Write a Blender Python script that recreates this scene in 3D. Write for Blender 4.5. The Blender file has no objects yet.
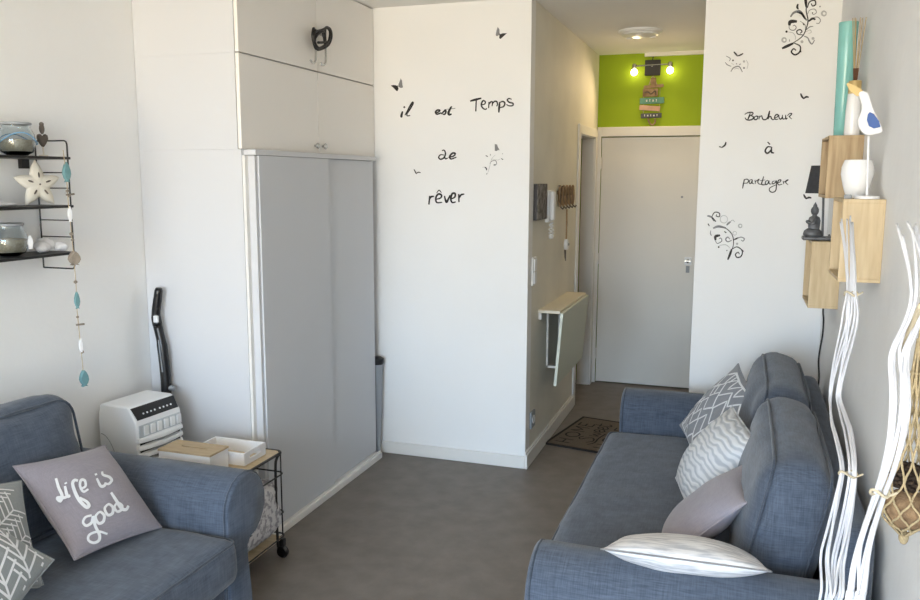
import bpy, bmesh, math, random
from mathutils import Vector, Matrix, noise
random.seed(7)
scene = bpy.context.scene
COL = scene.collection
PI = math.pi

# ------------------------------------------------------------------ camera
F_PX, YAW, PITCH, ROLL = 820.83, .329, .1468, .0028
CAM = Vector((1.1434, -4.5502, 1.7011))
_f = Vector((-math.sin(YAW), math.cos(YAW), 0)); _r = Vector((math.cos(YAW), math.sin(YAW), 0)); _u = Vector((0, 0, 1))
CF = _f*math.cos(PITCH) - _u*math.sin(PITCH); _u2 = _u*math.cos(PITCH) + _f*math.sin(PITCH)
CR = _r*math.cos(ROLL) + _u2*math.sin(ROLL); CU = _u2*math.cos(ROLL) - _r*math.sin(ROLL)
cam_d = bpy.data.cameras.new('camera'); cam_d.sensor_width = 36; cam_d.lens = F_PX/920*36; cam_d.clip_start = .02
cam = bpy.data.objects.new('camera', cam_d); COL.objects.link(cam)
m3 = Matrix((CR, CU, -CF)).transposed().to_4x4(); m3.translation = CAM
cam.matrix_world = m3
scene.camera = cam

# ------------------------------------------------------------------ world, daylight, exposure
SKY_STRENGTH = 18.5
SKY_COL = (.57, .77, 1.0); GROUND_COL = (.79, .68, .51)
w = bpy.data.worlds.new('world'); scene.world = w; w.use_nodes = True
nt = w.node_tree; nt.nodes.clear()
tc = nt.nodes.new('ShaderNodeTexCoord'); sx = nt.nodes.new('ShaderNodeSeparateXYZ')
rp = nt.nodes.new('ShaderNodeValToRGB'); bg = nt.nodes.new('ShaderNodeBackground'); wo = nt.nodes.new('ShaderNodeOutputWorld')
mr = nt.nodes.new('ShaderNodeMapRange'); mr.inputs['From Min'].default_value = -1; mr.inputs['From Max'].default_value = 1
nt.links.new(tc.outputs['Generated'], sx.inputs[0]); nt.links.new(sx.outputs['Z'], mr.inputs['Value'])
nt.links.new(mr.outputs[0], rp.inputs['Fac']); nt.links.new(rp.outputs[0], bg.inputs['Color']); nt.links.new(bg.outputs[0], wo.inputs[0])
rp.color_ramp.elements[0].position = .485; rp.color_ramp.elements[0].color = (*GROUND_COL, 1)
rp.color_ramp.elements[1].position = .515; rp.color_ramp.elements[1].color = (*SKY_COL, 1)
bg.inputs['Strength'].default_value = SKY_STRENGTH
# the balcony window behind the camera: a portal only guides sampling of the sky
WX0, WX1, WZ0, WZ1, WY = -1.38, 1.44, .04, 2.45, -7.2
pl = bpy.data.lights.new('window_portal', 'AREA'); pl.shape = 'RECTANGLE'; pl.size = WX1-WX0; pl.size_y = WZ1-WZ0; pl.cycles.is_portal = True
po = bpy.data.objects.new('window_portal', pl); COL.objects.link(po); po.location = ((WX0+WX1)/2, WY+.02, (WZ0+WZ1)/2); po.rotation_euler = (PI/2, 0, 0)
vs = scene.view_settings
vs.view_transform = 'Standard'; vs.look = 'None'; vs.gamma = 1; vs.use_curve_mapping = False
vs.exposure = 0.04

# ------------------------------------------------------------------ helpers
def ray(px, py): return CF + CR*((px-460)/F_PX) + CU*((300-py)/F_PX)
def at(px, py, ax, val):
    d = ray(px, py); i = 'xyz'.index(ax); return CAM + d*((val-CAM[i])/d[i])
def lin(c):
    def f(v):
        v /= 255; return v/12.92 if v <= .04045 else ((v+.055)/1.055)**2.4
    return tuple(f(v) for v in c)

def cr_spline(pts, n=6, closed=False):
    P = [Vector(p) for p in pts]; out = []; N = len(P)
    if N < 3: return P
    rng = range(N if closed else N-1)
    for i in rng:
        p0 = P[(i-1) % N] if (closed or i > 0) else P[0]*2-P[1]
        p1 = P[i]; p2 = P[(i+1) % N]
        p3 = P[(i+2) % N] if (closed or i+2 < N) else P[-1]*2-P[-2]
        for k in range(n):
            t = k/n
            out.append(.5*((2*p1)+(p2-p0)*t+(2*p0-5*p1+4*p2-p3)*t*t+(3*p1-p0-3*p2+p3)*t**3))
    if not closed: out.append(P[-1])
    return out

OFF = {}
def thing(name, label, cat, loc=(0, 0, 0), rotz=0, group=None, world=True, matrix=None):
    o = bpy.data.objects.new(name, None); COL.objects.link(o); o.empty_display_size = .05
    if matrix is not None: o.matrix_world = matrix
    else: o.location = loc; o.rotation_euler = (0, 0, rotz)
    OFF[o.name] = Vector(loc) if world else Vector((0, 0, 0))
    o['label'] = label; o['category'] = cat
    if group: o['group'] = group
    return o
def tag(o, label, cat, group=None):
    o['label'] = label; o['category'] = cat
    if group: o['group'] = group
    return o

class MB:
    def __init__(s): s.v = []; s.f = []
    def box(s, a, b):
        x0, y0, z0 = a; x1, y1, z1 = b
        if x0 > x1: x0, x1 = x1, x0
        if y0 > y1: y0, y1 = y1, y0
        if z0 > z1: z0, z1 = z1, z0
        k = len(s.v)
        s.v += [(x0,y0,z0),(x1,y0,z0),(x1,y1,z0),(x0,y1,z0),(x0,y0,z1),(x1,y0,z1),(x1,y1,z1),(x0,y1,z1)]
        for q in ((0,3,2,1),(4,5,6,7),(0,1,5,4),(1,2,6,5),(2,3,7,6),(3,0,4,7)): s.f.append(tuple(k+i for i in q))
        return s
    def tube(s, pts, r, n=8, closed=False):
        pts = [Vector(p) for p in pts]; N = len(pts)
        R = r if isinstance(r, (list, tuple)) else [r]*N
        k0 = len(s.v); prev = None
        for i, p in enumerate(pts):
            if closed: t = pts[(i+1) % N]-pts[i-1]
            else: t = pts[min(i+1, N-1)]-pts[max(i-1, 0)]
            if t.length < 1e-9: t = Vector((0, 0, 1))
            t.normalize()
            if prev is None:
                a = Vector((0, 0, 1)) if abs(t.z) < .9 else Vector((1, 0, 0))
                nrm = t.cross(a).normalized()
            else:
                nrm = prev - t*prev.dot(t)
                nrm = nrm.normalized() if nrm.length > 1e-6 else t.orthogonal().normalized()
            prev = nrm; b = t.cross(nrm)
            for j in range(n):
                an = 2*PI*j/n; s.v.append(tuple(p + (nrm*math.cos(an)+b*math.sin(an))*R[i]))
        M = N if closed else N-1
        for i in range(M):
            for j in range(n):
                a = k0+i*n+j; b_ = k0+i*n+(j+1) % n; c = k0+((i+1) % N)*n+(j+1) % n; d = k0+((i+1) % N)*n+j
                s.f.append((a, b_, c, d))
        if not closed:
            s.f.append(tuple(k0+j for j in range(n))[::-1]); s.f.append(tuple(k0+(N-1)*n+j for j in range(n)))
        return s
    def lathe(s, prof, c=(0, 0, 0), n=24, sx=1, sy=1, axis='z'):
        k0 = len(s.v)
        for (r, z) in prof:
            for j in range(n):
                an = 2*PI*j/n; x, y = r*math.cos(an)*sx, r*math.sin(an)*sy
                if axis == 'z': p = (c[0]+x, c[1]+y, c[2]+z)
                elif axis == 'x': p = (c[0]+z, c[1]+x, c[2]+y)
                else: p = (c[0]+y, c[1]+z, c[2]+x)
                s.v.append(p)
        for i in range(len(prof)-1):
            for j in range(n):
                s.f.append((k0+i*n+j, k0+i*n+(j+1) % n, k0+(i+1)*n+(j+1) % n, k0+(i+1)*n+j))
        s.f.append(tuple(k0+j for j in range(n))[::-1]); m = k0+(len(prof)-1)*n
        s.f.append(tuple(m+j for j in range(n)))
        return s
    def prism(s, poly, ext, flip=False):
        """poly: list of 3D points, ext: 3D extrusion vector"""
        k = len(s.v); n = len(poly); e = Vector(ext)
        s.v += [tuple(Vector(p)) for p in poly] + [tuple(Vector(p)+e) for p in poly]
        s.f.append(tuple(range(k, k+n))[::-1]); s.f.append(tuple(range(k+n, k+2*n)))
        for i in range(n): s.f.append((k+i, k+(i+1) % n, k+n+(i+1) % n, k+n+i))
        return s
    def ico(s, c, r, sub=2, sc=(1, 1, 1)):
        bm = bmesh.new(); bmesh.ops.create_icosphere(bm, subdivisions=sub, radius=1)
        k = len(s.v); bm.verts.ensure_lookup_table()
        for v in bm.verts: s.v.append((c[0]+v.co.x*r*sc[0], c[1]+v.co.y*r*sc[1], c[2]+v.co.z*r*sc[2]))
        for f in bm.faces: s.f.append(tuple(k+v.index for v in f.verts))
        bm.free(); return s
    def map(s, fn, start=0):
        s.v[start:] = [tuple(fn(Vector(p))) for p in s.v[start:]]; return s
    def build(s, name, mat, parent=None, bev=0, smooth=None, sub=0, seg=2, solid=0):
        off = OFF.get(parent.name, Vector((0, 0, 0))) if parent else Vector((0, 0, 0))
        me = bpy.data.meshes.new(name)
        me.from_pydata([tuple(Vector(v)-off) for v in s.v], [], s.f)
        bm = bmesh.new(); bm.from_mesh(me); bmesh.ops.recalc_face_normals(bm, faces=bm.faces); bm.to_mesh(me); bm.free()
        me.materials.append(mat)
        o = bpy.data.objects.new(name, me); COL.objects.link(o)
        if parent: o.parent = parent; OFF[o.name] = off
        if smooth:
            for p in me.polygons: p.use_smooth = True
            if smooth < 3: me.set_sharp_from_angle(angle=smooth)
        if solid:
            md = o.modifiers.new('solid', 'SOLIDIFY'); md.thickness = solid; md.offset = 1
        if bev:
            md = o.modifiers.new('bevel', 'BEVEL'); md.width = bev; md.segments = seg; md.limit_method = 'ANGLE'; md.angle_limit = .6
            if not smooth:
                for p in me.polygons: p.use_smooth = True
                me.set_sharp_from_angle(angle=.6)
                md.harden_normals = False
        if sub:
            md = o.modifiers.new('sub', 'SUBSURF'); md.levels = sub; md.render_levels = sub
        return o
    def one(s, name, mat, label, cat, base=None, group=None, **kw):
        """a thing that is one mesh, origin at its base"""
        xs = [v[0] for v in s.v]; ys = [v[1] for v in s.v]; zs = [v[2] for v in s.v]
        b = Vector(base) if base else Vector(((min(xs)+max(xs))/2, (min(ys)+max(ys))/2, min(zs)))
        s.v = [tuple(Vector(v)-b) for v in s.v]
        o = s.build(name, mat, None, **kw); o.location = b
        return tag(o, label, cat, group)
def struct(name, mb, mat, parent=None, **kw):
    o = mb.build(name, mat, parent, **kw)
    if parent is None: o['kind'] = 'structure'
    return o

def soft(hx, hy, hz, r, puff=(0, 0, 0), n=(14, 14, 8), wr=0, wsc=6, seed=0):
    """soft cushion block centred on the origin"""
    m = MB(); idx = {}; h = (hx, hy, hz)
    def warp(t):  # denser near the ends
        return math.sin(t*PI/2)*.55 + t*.45
    def vert(i, j, k):
        key = (i, j, k)
        if key in idx: return idx[key]
        u = [warp(-1+2*a/b) for a, b in zip((i, j, k), n)]
        p = [u[q]*h[q] for q in range(3)]
        qv = [max(-(h[q]-r), min(h[q]-r, p[q])) for q in range(3)]
        d = Vector([p[q]-qv[q] for q in range(3)])
        L = d.length
        if L > 1e-9: d = d/L*r
        p = Vector(qv)+d
        for ax in range(3):
            o1, o2 = [(1, 2), (0, 2), (0, 1)][ax]
            p[ax] += u[ax]*puff[ax]*(1-u[o1]**2)*(1-u[o2]**2)
        if wr:
            q = p*wsc + Vector((seed*7.3, seed*3.1, seed))
            p = p + (d/r if L > 1e-9 else Vector((0, 0, 0)))*wr*(noise.noise(q) + .6*noise.noise(q*2.3))
        idx[key] = len(m.v); m.v.append(tuple(p)); return idx[key]
    nx, ny, nz = n
    for i in range(nx):
        for j in range(ny):
            m.f.append((vert(i,j,0), vert(i,j+1,0), vert(i+1,j+1,0), vert(i+1,j,0)))
            m.f.append((vert(i,j,nz), vert(i+1,j,nz), vert(i+1,j+1,nz), vert(i,j+1,nz)))
    for i in range(nx):
        for k in range(nz):
            m.f.append((vert(i,0,k), vert(i+1,0,k), vert(i+1,0,k+1), vert(i,0,k+1)))
            m.f.append((vert(i,ny,k), vert(i,ny,k+1), vert(i+1,ny,k+1), vert(i+1,ny,k)))
    for j in range(ny):
        for k in range(nz):
            m.f.append((vert(0,j,k), vert(0,j,k+1), vert(0,j+1,k+1), vert(0,j+1,k)))
            m.f.append((vert(nx,j,k), vert(nx,j+1,k), vert(nx,j+1,k+1), vert(nx,j,k+1)))
    return m

# ------------------------------------------------------------------ materials
def mat(name, col, rough=.6, metal=0, var=0, vscale=8, bump=0, bscale=60, spec=.5, emit=None, trans=0, stretch=None, col2=None, sheen=0, alpha=1):
    m = bpy.data.materials.new(name); m.use_nodes = True
    t = m.node_tree; b = t.nodes['Principled BSDF']
    c = lin(col); b.inputs['Base Color'].default_value = (*c, 1)
    b.inputs['Roughness'].default_value = rough; b.inputs['Metallic'].default_value = metal
    b.inputs['Specular IOR Level'].default_value = spec
    if trans: b.inputs['Transmission Weight'].default_value = trans
    if sheen: b.inputs['Sheen Weight'].default_value = sheen
    if emit: b.inputs['Emission Color'].default_value = (*emit[0], 1); b.inputs['Emission Strength'].default_value = emit[1]
    tcn = t.nodes.new('ShaderNodeTexCoord'); mp = t.nodes.new('ShaderNodeMapping'); t.links.new(tcn.outputs['Object'], mp.inputs[0])
    if stretch: mp.inputs['Scale'].default_value = stretch
    if var or col2:
        nz = t.nodes.new('ShaderNodeTexNoise'); nz.inputs['Scale'].default_value = vscale; nz.inputs['Detail'].default_value = 5
        t.links.new(mp.outputs[0], nz.inputs['Vector'])
        rr = t.nodes.new('ShaderNodeValToRGB'); t.links.new(nz.outputs['Fac'], rr.inputs[0])
        c2 = lin(col2) if col2 else tuple(v*(1-var) for v in c)
        rr.color_ramp.elements[0].position = .32; rr.color_ramp.elements[1].position = .68
        rr.color_ramp.elements[0].color = (*c2, 1); rr.color_ramp.elements[1].color = (*c, 1)
        t.links.new(rr.outputs[0], b.inputs['Base Color'])
    if bump:
        n2 = t.nodes.new('ShaderNodeTexNoise'); n2.inputs['Scale'].default_value = bscale; n2.inputs['Detail'].default_value = 4
        t.links.new(mp.outputs[0], n2.inputs['Vector'])
        bp = t.nodes.new('ShaderNodeBump'); bp.inputs['Strength'].default_value = bump; bp.inputs['Distance'].default_value = .01
        t.links.new(n2.outputs['Fac'], bp.inputs['Height']); t.links.new(bp.outputs[0], b.inputs['Normal'])
    return m
def fabric(name, c1, c2, scale=1.0, bump=.25, rough=.92):
    """linen: two sets of stretched thread noise"""
    m = bpy.data.materials.new(name); m.use_nodes = True; t = m.node_tree; b = t.nodes['Principled BSDF']
    b.inputs['Roughness'].default_value = rough; b.inputs['Specular IOR Level'].default_value = .15
    b.inputs['Sheen Weight'].default_value = .25; b.inputs['Sheen Roughness'].default_value = .5
    tcn = t.nodes.new('ShaderNodeTexCoord'); outs = []
    for sc in ((300, 18, 18), (18, 300, 18), (18, 18, 300)):
        mp = t.nodes.new('ShaderNodeMapping'); mp.inputs['Scale'].default_value = tuple(v*scale for v in sc)
        nz = t.nodes.new('ShaderNodeTexNoise'); nz.inputs['Scale'].default_value = 1; nz.inputs['Detail'].default_value = 2
        t.links.new(tcn.outputs['Object'], mp.inputs[0]); t.links.new(mp.outputs[0], nz.inputs['Vector']); outs.append(nz)
    a1 = t.nodes.new('ShaderNodeMath'); a1.operation = 'ADD'; a2 = t.nodes.new('ShaderNodeMath'); a2.operation = 'ADD'
    t.links.new(outs[0].outputs['Fac'], a1.inputs[0]); t.links.new(outs[1].outputs['Fac'], a1.inputs[1])
    t.links.new(a1.outputs[0], a2.inputs[0]); t.links.new(outs[2].outputs['Fac'], a2.inputs[1])
    dv = t.nodes.new('ShaderNodeMath'); dv.operation = 'DIVIDE'; dv.inputs[1].default_value = 3; t.links.new(a2.outputs[0], dv.inputs[0])
    rr = t.nodes.new('ShaderNodeValToRGB'); t.links.new(dv.outputs[0], rr.inputs[0])
    rr.color_ramp.elements[0].position = .36; rr.color_ramp.elements[1].position = .64
    rr.color_ramp.elements[0].color = (*lin(c2), 1); rr.color_ramp.elements[1].color = (*lin(c1), 1)
    t.links.new(rr.outputs[0], b.inputs['Base Color'])
    bp = t.nodes.new('ShaderNodeBump'); bp.inputs['Strength'].default_value = bump; bp.inputs['Distance'].default_value = .003
    t.links.new(dv.outputs[0], bp.inputs['Height']); t.links.new(bp.outputs[0], b.inputs['Normal'])
    return m
def pattern_mat(name, kind, base, line, **k):
    m = bpy.data.materials.new(name); m.use_nodes = True; t = m.node_tree; b = t.nodes['Principled BSDF']
    b.inputs['Roughness'].default_value = .95; b.inputs['Specular IOR Level'].default_value = .1
    tcn = t.nodes.new('ShaderNodeTexCoord'); mp = t.nodes.new('ShaderNodeMapping'); t.links.new(tcn.outputs['Object'], mp.inputs[0])
    mp.inputs['Scale'].default_value = k.get('scale', (1, 1, 1)); mp.inputs['Rotation'].default_value = k.get('rot', (0, 0, 0))
    rr = t.nodes.new('ShaderNodeValToRGB')
    if kind == 'crack':
        vo = t.nodes.new('ShaderNodeTexVoronoi'); vo.feature = 'DISTANCE_TO_EDGE'; vo.inputs['Scale'].default_value = k.get('s', 14)
        t.links.new(mp.outputs[0], vo.inputs['Vector']); t.links.new(vo.outputs['Distance'], rr.inputs[0])
        e = k.get('w', .05); rr.color_ramp.elements[0].position = e; rr.color_ramp.elements[1].position = e*1.5
        rr.color_ramp.elements[0].color = (*lin(line), 1); rr.color_ramp.elements[1].color = (*lin(base), 1)
    elif kind == 'wave':
        wv = t.nodes.new('ShaderNodeTexWave'); wv.inputs['Scale'].default_value = k.get('s', 10); wv.inputs['Distortion'].default_value = k.get('d', 6)
        wv.inputs['Detail'].default_value = 1.5; wv.inputs['Detail Scale'].default_value = k.get('ds', 1.2); wv.bands_direction = k.get('dir', 'Y')
        t.links.new(mp.outputs[0], wv.inputs['Vector']); t.links.new(wv.outputs['Fac'], rr.inputs[0])
        rr.color_ramp.elements[0].position = k.get('p0', .3); rr.color_ramp.elements[1].position = k.get('p1', .6)
        rr.color_ramp.elements[0].color = (*lin(line), 1); rr.color_ramp.elements[1].color = (*lin(base), 1)
        if k.get('bump'):
            bp = t.nodes.new('ShaderNodeBump'); bp.inputs['Strength'].default_value = k['bump']; bp.inputs['Distance'].default_value = .006
            t.links.new(wv.outputs['Fac'], bp.inputs['Height']); t.links.new(bp.outputs[0], b.inputs['Normal'])
    else:
        nz = t.nodes.new('ShaderNodeTexNoise'); nz.inputs['Scale'].default_value = k.get('s', 10); nz.inputs['Detail'].default_value = 3
        t.links.new(mp.outputs[0], nz.inputs['Vector']); t.links.new(nz.outputs['Fac'], rr.inputs[0])
        rr.color_ramp.elements[0].position = k.get('p0', .4); rr.color_ramp.elements[1].position = k.get('p1', .6)
        rr.color_ramp.elements[0].color = (*lin(line), 1); rr.color_ramp.elements[1].color = (*lin(base), 1)
    t.links.new(rr.outputs[0], b.inputs['Base Color'])
    return m

M = {}
M['wall'] = mat('white_wall', (243, 243, 242), .75, var=.03, vscale=1.5, bump=.06, bscale=40)
M['wall_right'] = mat('rough_white_wall', (238, 238, 237), .8, var=.06, vscale=2.5, bump=.25, bscale=14)
M['hall_wall'] = mat('hall_plaster', (232, 229, 218), .7, var=.10, vscale=3, bump=.2, bscale=12)
M['ceiling'] = mat('ceiling_white', (238, 237, 235), .85, bump=.1, bscale=50)
M['green'] = mat('lime_green_paint', (150, 176, 8), .7, bump=.05)
M['trim'] = mat('trim_white', (232, 230, 226), .5)
M['floor'] = mat('floor_vinyl', (127, 120, 114), .5, vscale=9, col2=(114, 107, 101), bump=.12, bscale=30, spec=.35)
M['door'] = mat('door_white', (232, 229, 222), .5, var=.04, vscale=2)
M['cab'] = mat('cabinet_white_dimmed', (210, 211, 214), .45)  # cabinet white darkened to hold back the strong light on the sides
M['cab_lit'] = mat('cabinet_white_lit', (240, 236, 230), .45)  # same white as the sides, lightened and warmed to paint light onto the doors
M['slide'] = mat('sliding_door_grey', (206, 208, 212), .5)
M['black'] = mat('black_metal', (22, 22, 24), .45)
M['black_plastic'] = mat('black_plastic', (18, 18, 20), .3)
M['chrome'] = mat('chrome', (190, 190, 188), .25, 1)
M['sofa'] = fabric('slate_linen', (91, 101, 117), (64, 73, 87), 1.0, .3)
M['piping'] = fabric('slate_piping', (78, 87, 100), (56, 64, 76), 1.0, .2)
M['mauve'] = fabric('mauve_cotton', (157, 152, 161), (144, 139, 148), 2.0, .12)
M['print_white'] = mat('print_white', (232, 234, 238), .8)
M['decal'] = mat('decal_black', (26, 24, 24), .6)
M['decal_grey'] = mat('decal_grey', (128, 128, 130), .6)
M['decal_light'] = mat('decal_light_grey', (182, 182, 182), .6)
M['pine'] = mat('pine_wood', (216, 196, 160), .6, vscale=6, col2=(196, 172, 134), stretch=(9, 9, .9))
M['pine_dark'] = mat('aged_pine_wood', (202, 178, 140), .6, vscale=6, col2=(164, 136, 100), stretch=(9, 9, .8))
M['oak'] = mat('light_oak', (214, 196, 166), .55, vscale=5, col2=(198, 178, 146), stretch=(2, 14, 14))
M['oak_lid'] = mat('lid_oak', (190, 168, 134), .55, vscale=5, col2=(174, 152, 118), stretch=(2, 14, 14))
M['white_plastic'] = mat('white_plastic', (232, 234, 236), .35)
M['white_ceramic'] = mat('white_ceramic', (240, 240, 240), .15)
M['white_matt'] = mat('white_matt', (236, 236, 238), .7)
M['grey_plastic'] = mat('grey_plastic', (150, 154, 158), .5)
M['grille_grey'] = mat('grille_grey', (190, 196, 202), .5)
M['gap_shade'] = mat('painted_gap_shade', (30, 32, 36), .8)  # near-black colour painted in for the shade inside gaps
M['teal'] = mat('teal_glass', (138, 200, 194), .15, var=.1, vscale=3)
M['gold'] = mat('gold_collar', (200, 174, 118), .45, .4)
M['reed'] = mat('reed_stick', (186, 164, 120), .8)
M['reed_tip'] = mat('reed_brown', (96, 62, 40), .8)
M['blue_wing'] = mat('blue_paint', (74, 104, 168), .6)
M['buddha'] = mat('pewter_grey', (112, 114, 118), .45, .3, var=.4, vscale=40)
M['shade'] = mat('charcoal_shade', (62, 64, 68), .9, var=.2, vscale=60)
M['willow'] = mat('white_willow', (226, 227, 232), .55)
M['raffia'] = mat('raffia', (196, 184, 158), .8)
M['rope'] = mat('jute_rope', (196, 176, 138), .9, var=.3, vscale=120, bump=.4, bscale=200)
M['coco'] = mat('woven_brown', (158, 130, 98), .9, vscale=60, col2=(118, 94, 70), bump=.6, bscale=90)
M['cone'] = mat('dark_cone', (62, 48, 36), .9, var=.4, vscale=60)
M['leaf_table'] = mat('table_leaf', (212, 218, 206), .5)
M['table_edge'] = mat('table_cream', (226, 218, 198), .5)
M['sign_wood'] = mat('driftwood', (176, 148, 116), .85, vscale=20, col2=(120, 96, 72))
M['sign_teal'] = mat('sign_teal', (104, 156, 140), .8, var=.2, vscale=20)
M['sign_grey'] = mat('sign_slate', (92, 96, 102), .8, var=.2, vscale=20)
M['sign_pink'] = mat('sign_pink', (206, 168, 148), .8, var=.2, vscale=20)
M['slate'] = mat('slate_plate', (48, 46, 48), .6)
M['picture'] = pattern_mat('picture_grey', 'noise', (150, 146, 142), (108, 104, 102), s=30)
M['mat_tan'] = mat('doormat_tan', (112, 100, 86), .95, var=.25, vscale=120, bump=.5, bscale=300)
M['mat_dark'] = mat('doormat_dark', (34, 31, 30), .95)
M['glass'] = mat('clear_glass', (235, 242, 245), .03, trans=1)
M['sand'] = mat('sand', (196, 182, 158), .95, var=.3, vscale=120, bump=.5, bscale=300)
M['starfish'] = mat('starfish_cream', (232, 226, 212), .8, var=.08, vscale=20)
M['fish_teal'] = mat('fish_teal', (112, 154, 158), .8, var=.2, vscale=40)
M['fish_grey'] = mat('fish_driftwood', (160, 148, 134), .9, var=.35, vscale=40)
M['wood_grey'] = mat('grey_wood', (112, 102, 94), .9, var=.3, vscale=40)
M['string'] = mat('string', (190, 172, 142), .9)
M['bag'] = pattern_mat('floral_bag', 'noise', (216, 214, 216), (158, 156, 162), s=40, p0=.42, p1=.52)
M['pil_grey'] = fabric('pattern_grey_cotton', (152, 158, 160), (138, 144, 147), 2.0, .15)
M['pil_grey2'] = fabric('zigzag_grey_cotton', (150, 153, 160), (136, 140, 148), 2.0, .15)
M['pil_zebra'] = pattern_mat('zebra_fur', 'wave', (220, 222, 225), (184, 189, 196), s=13.0, d=6, ds=1.2, dir='Y', bump=.5, p0=.1, p1=.6)
M['pil_stripe'] = pattern_mat('striped_weave', 'noise', (236, 236, 238), (196, 198, 204), s=9, scale=(1.5, 9, 9), p0=.35, p1=.58)

# pane: thin clear glass, a transparent film with a faint gloss
gm = bpy.data.materials.new('window_glass'); gm.use_nodes = True; t_ = gm.node_tree; t_.nodes.clear()
a_ = t_.nodes.new('ShaderNodeBsdfTransparent'); b_ = t_.nodes.new('ShaderNodeBsdfGlossy'); b_.inputs['Roughness'].default_value = .02
c_ = t_.nodes.new('ShaderNodeMixShader'); c_.inputs[0].default_value = .05; o_ = t_.nodes.new('ShaderNodeOutputMaterial')
t_.links.new(a_.outputs[0], c_.inputs[1]); t_.links.new(b_.outputs[0], c_.inputs[2]); t_.links.new(c_.outputs[0], o_.inputs[0])
M['pane'] = gm

# ------------------------------------------------------------------ the room
XL, XR, XB, YD, ZC = -1.498, 1.557, .917, 2.242, 2.682
YB = -7.2
T = .12
struct('floor', MB().box((XL-T, YB-T, -.08), (XR+T, YD+.4, 0)), M['floor'])
struct('ceiling', MB().box((XL-T, YB-T, ZC), (XR+T, YD+.4, ZC+.1)), M['ceiling'])
struct('wall_left', MB().box((XL-T, YB, 0), (XL, YD+.3, ZC)), M['wall'])
struct('wall_right', MB().box((XR, YB, 0), (XR+T, 0, ZC)), M['wall_right'])
struct('wall_center', MB().box((XL, 0, 0), (0, .1, ZC)), M['wall'])
D2A, D2B, D2Z = 1.47, 2.13, 2.03      # bathroom doorway in the hall's left wall
struct('wall_hall_left', MB().box((-.1, .1, 0), (0, D2A, ZC)).box((-.1, D2B, 0), (0, YD, ZC)).box((-.1, D2A, D2Z), (0, D2B, ZC)), M['hall_wall'])
struct('wall_message', MB().box((XB, 0, 0), (XR+T, .1, ZC)), M['wall'])
struct('wall_hall_right', MB().box((XB, .1, 0), (XB+.1, YD+.3, ZC)), M['hall_wall'])
DX0, DX1, DZ = .034, .864, 2.04       # front door leaf
struct('wall_hall_end', MB().box((XL, YD, 0), (DX0, YD+.12, ZC)).box((DX1, YD, 0), (XB, YD+.12, ZC)).box((DX0, YD, DZ), (DX1, YD+.12, ZC)), M['green'])
struct('wall_back', MB().box((XL-T, YB-T, 0), (WX0, YB, ZC)).box((WX1, YB-T, 0), (XR+T, YB, ZC)).box((WX0, YB-T, WZ1), (WX1, YB, ZC)).box((WX0, YB-T, 0), (WX1, YB, WZ0)), M['wall'])
struct('light_leak_slab', MB().box((XL, YD+.125, 0), (XR+T, YD+.18, ZC)), M['wall'])  # unseen slab added behind the front door to stop outside light leaking in
# balcony window behind the camera
wm = MB()
for x in (WX0, (WX0+WX1)/2-.03, WX1-.06): wm.box((x, YB-.09, WZ0), (x+.06, YB-.03, WZ1))
wm.box((WX0+.06, YB-.09, WZ0), ((WX0+WX1)/2-.03, YB-.03, WZ0+.06)).box(((WX0+WX1)/2+.03, YB-.09, WZ0), (WX1-.06, YB-.03, WZ0+.06))
wm.box((WX0+.06, YB-.09, WZ1-.06), ((WX0+WX1)/2-.03, YB-.03, WZ1)).box(((WX0+WX1)/2+.03, YB-.09, WZ1-.06), (WX1-.06, YB-.03, WZ1))
win = struct('window_1', wm, M['trim'])
for x0, x1 in ((WX0+.06, (WX0+WX1)/2-.03), ((WX0+WX1)/2+.03, WX1-.06)):
    MB().box((x0, YB-.064, WZ0+.06), (x1, YB-.058, WZ1-.06)).build('pane', M['pane'], win)
# front door
d = struct('door_1', MB().box((DX0+.004, YD+.005, .008), (DX1-.004, YD+.05, DZ-.006)), M['door'], bev=.003)
c = at(688, 261, 'y', YD)
MB().box((c.x-.028, YD-.006, c.z-.032), (c.x+.028, YD+.006, c.z+.032)).build('lock_plate', M['white_plastic'], d, bev=.004)
lk = MB().lathe([(.016, 0), (.016, .012), (.006, .016)], (c.x, YD-.006, c.z), 16, axis='y').map(lambda p: Vector((p.x, 2*(YD-.006)-p.y, p.z)))
lk.build('lock_turn', M['chrome'], d, smooth=.6)
MB().box((c.x-.028, YD-.022, c.z-.004), (c.x+.024, YD-.018, c.z+.006)).build('lock_lever', M['chrome'], d, bev=.002)
MB().box((c.x-.014, YD-.003, c.z-.095), (c.x+.014, YD+.006, c.z-.040)).build('key_plate', M['grey_plastic'], d, bev=.003)
s_ = at(682, 197, 'y', YD)
MB().lathe([(.009, 0), (.009, .008), (.004, .008)], (s_.x, YD-.003, s_.z), 14, axis='y').build('spyhole', M['grey_plastic'], d)
for z in (.25, 1.05, 1.83): MB().tube([(DX0+.002, YD-.004, z-.045), (DX0+.002, YD-.004, z+.045)], .007).build('hinge', M['trim'], d)
CW = .075
tr = struct('trim_1', MB().box((DX0-.03, YD-.02, 0), (DX0+.002, YD, DZ+CW)).box((DX0+.002, YD-.02, DZ), (XB, YD, DZ+CW)).box((DX1-.002, YD-.02, 0), (XB, YD, DZ)), M['trim'], bev=.004)
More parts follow.
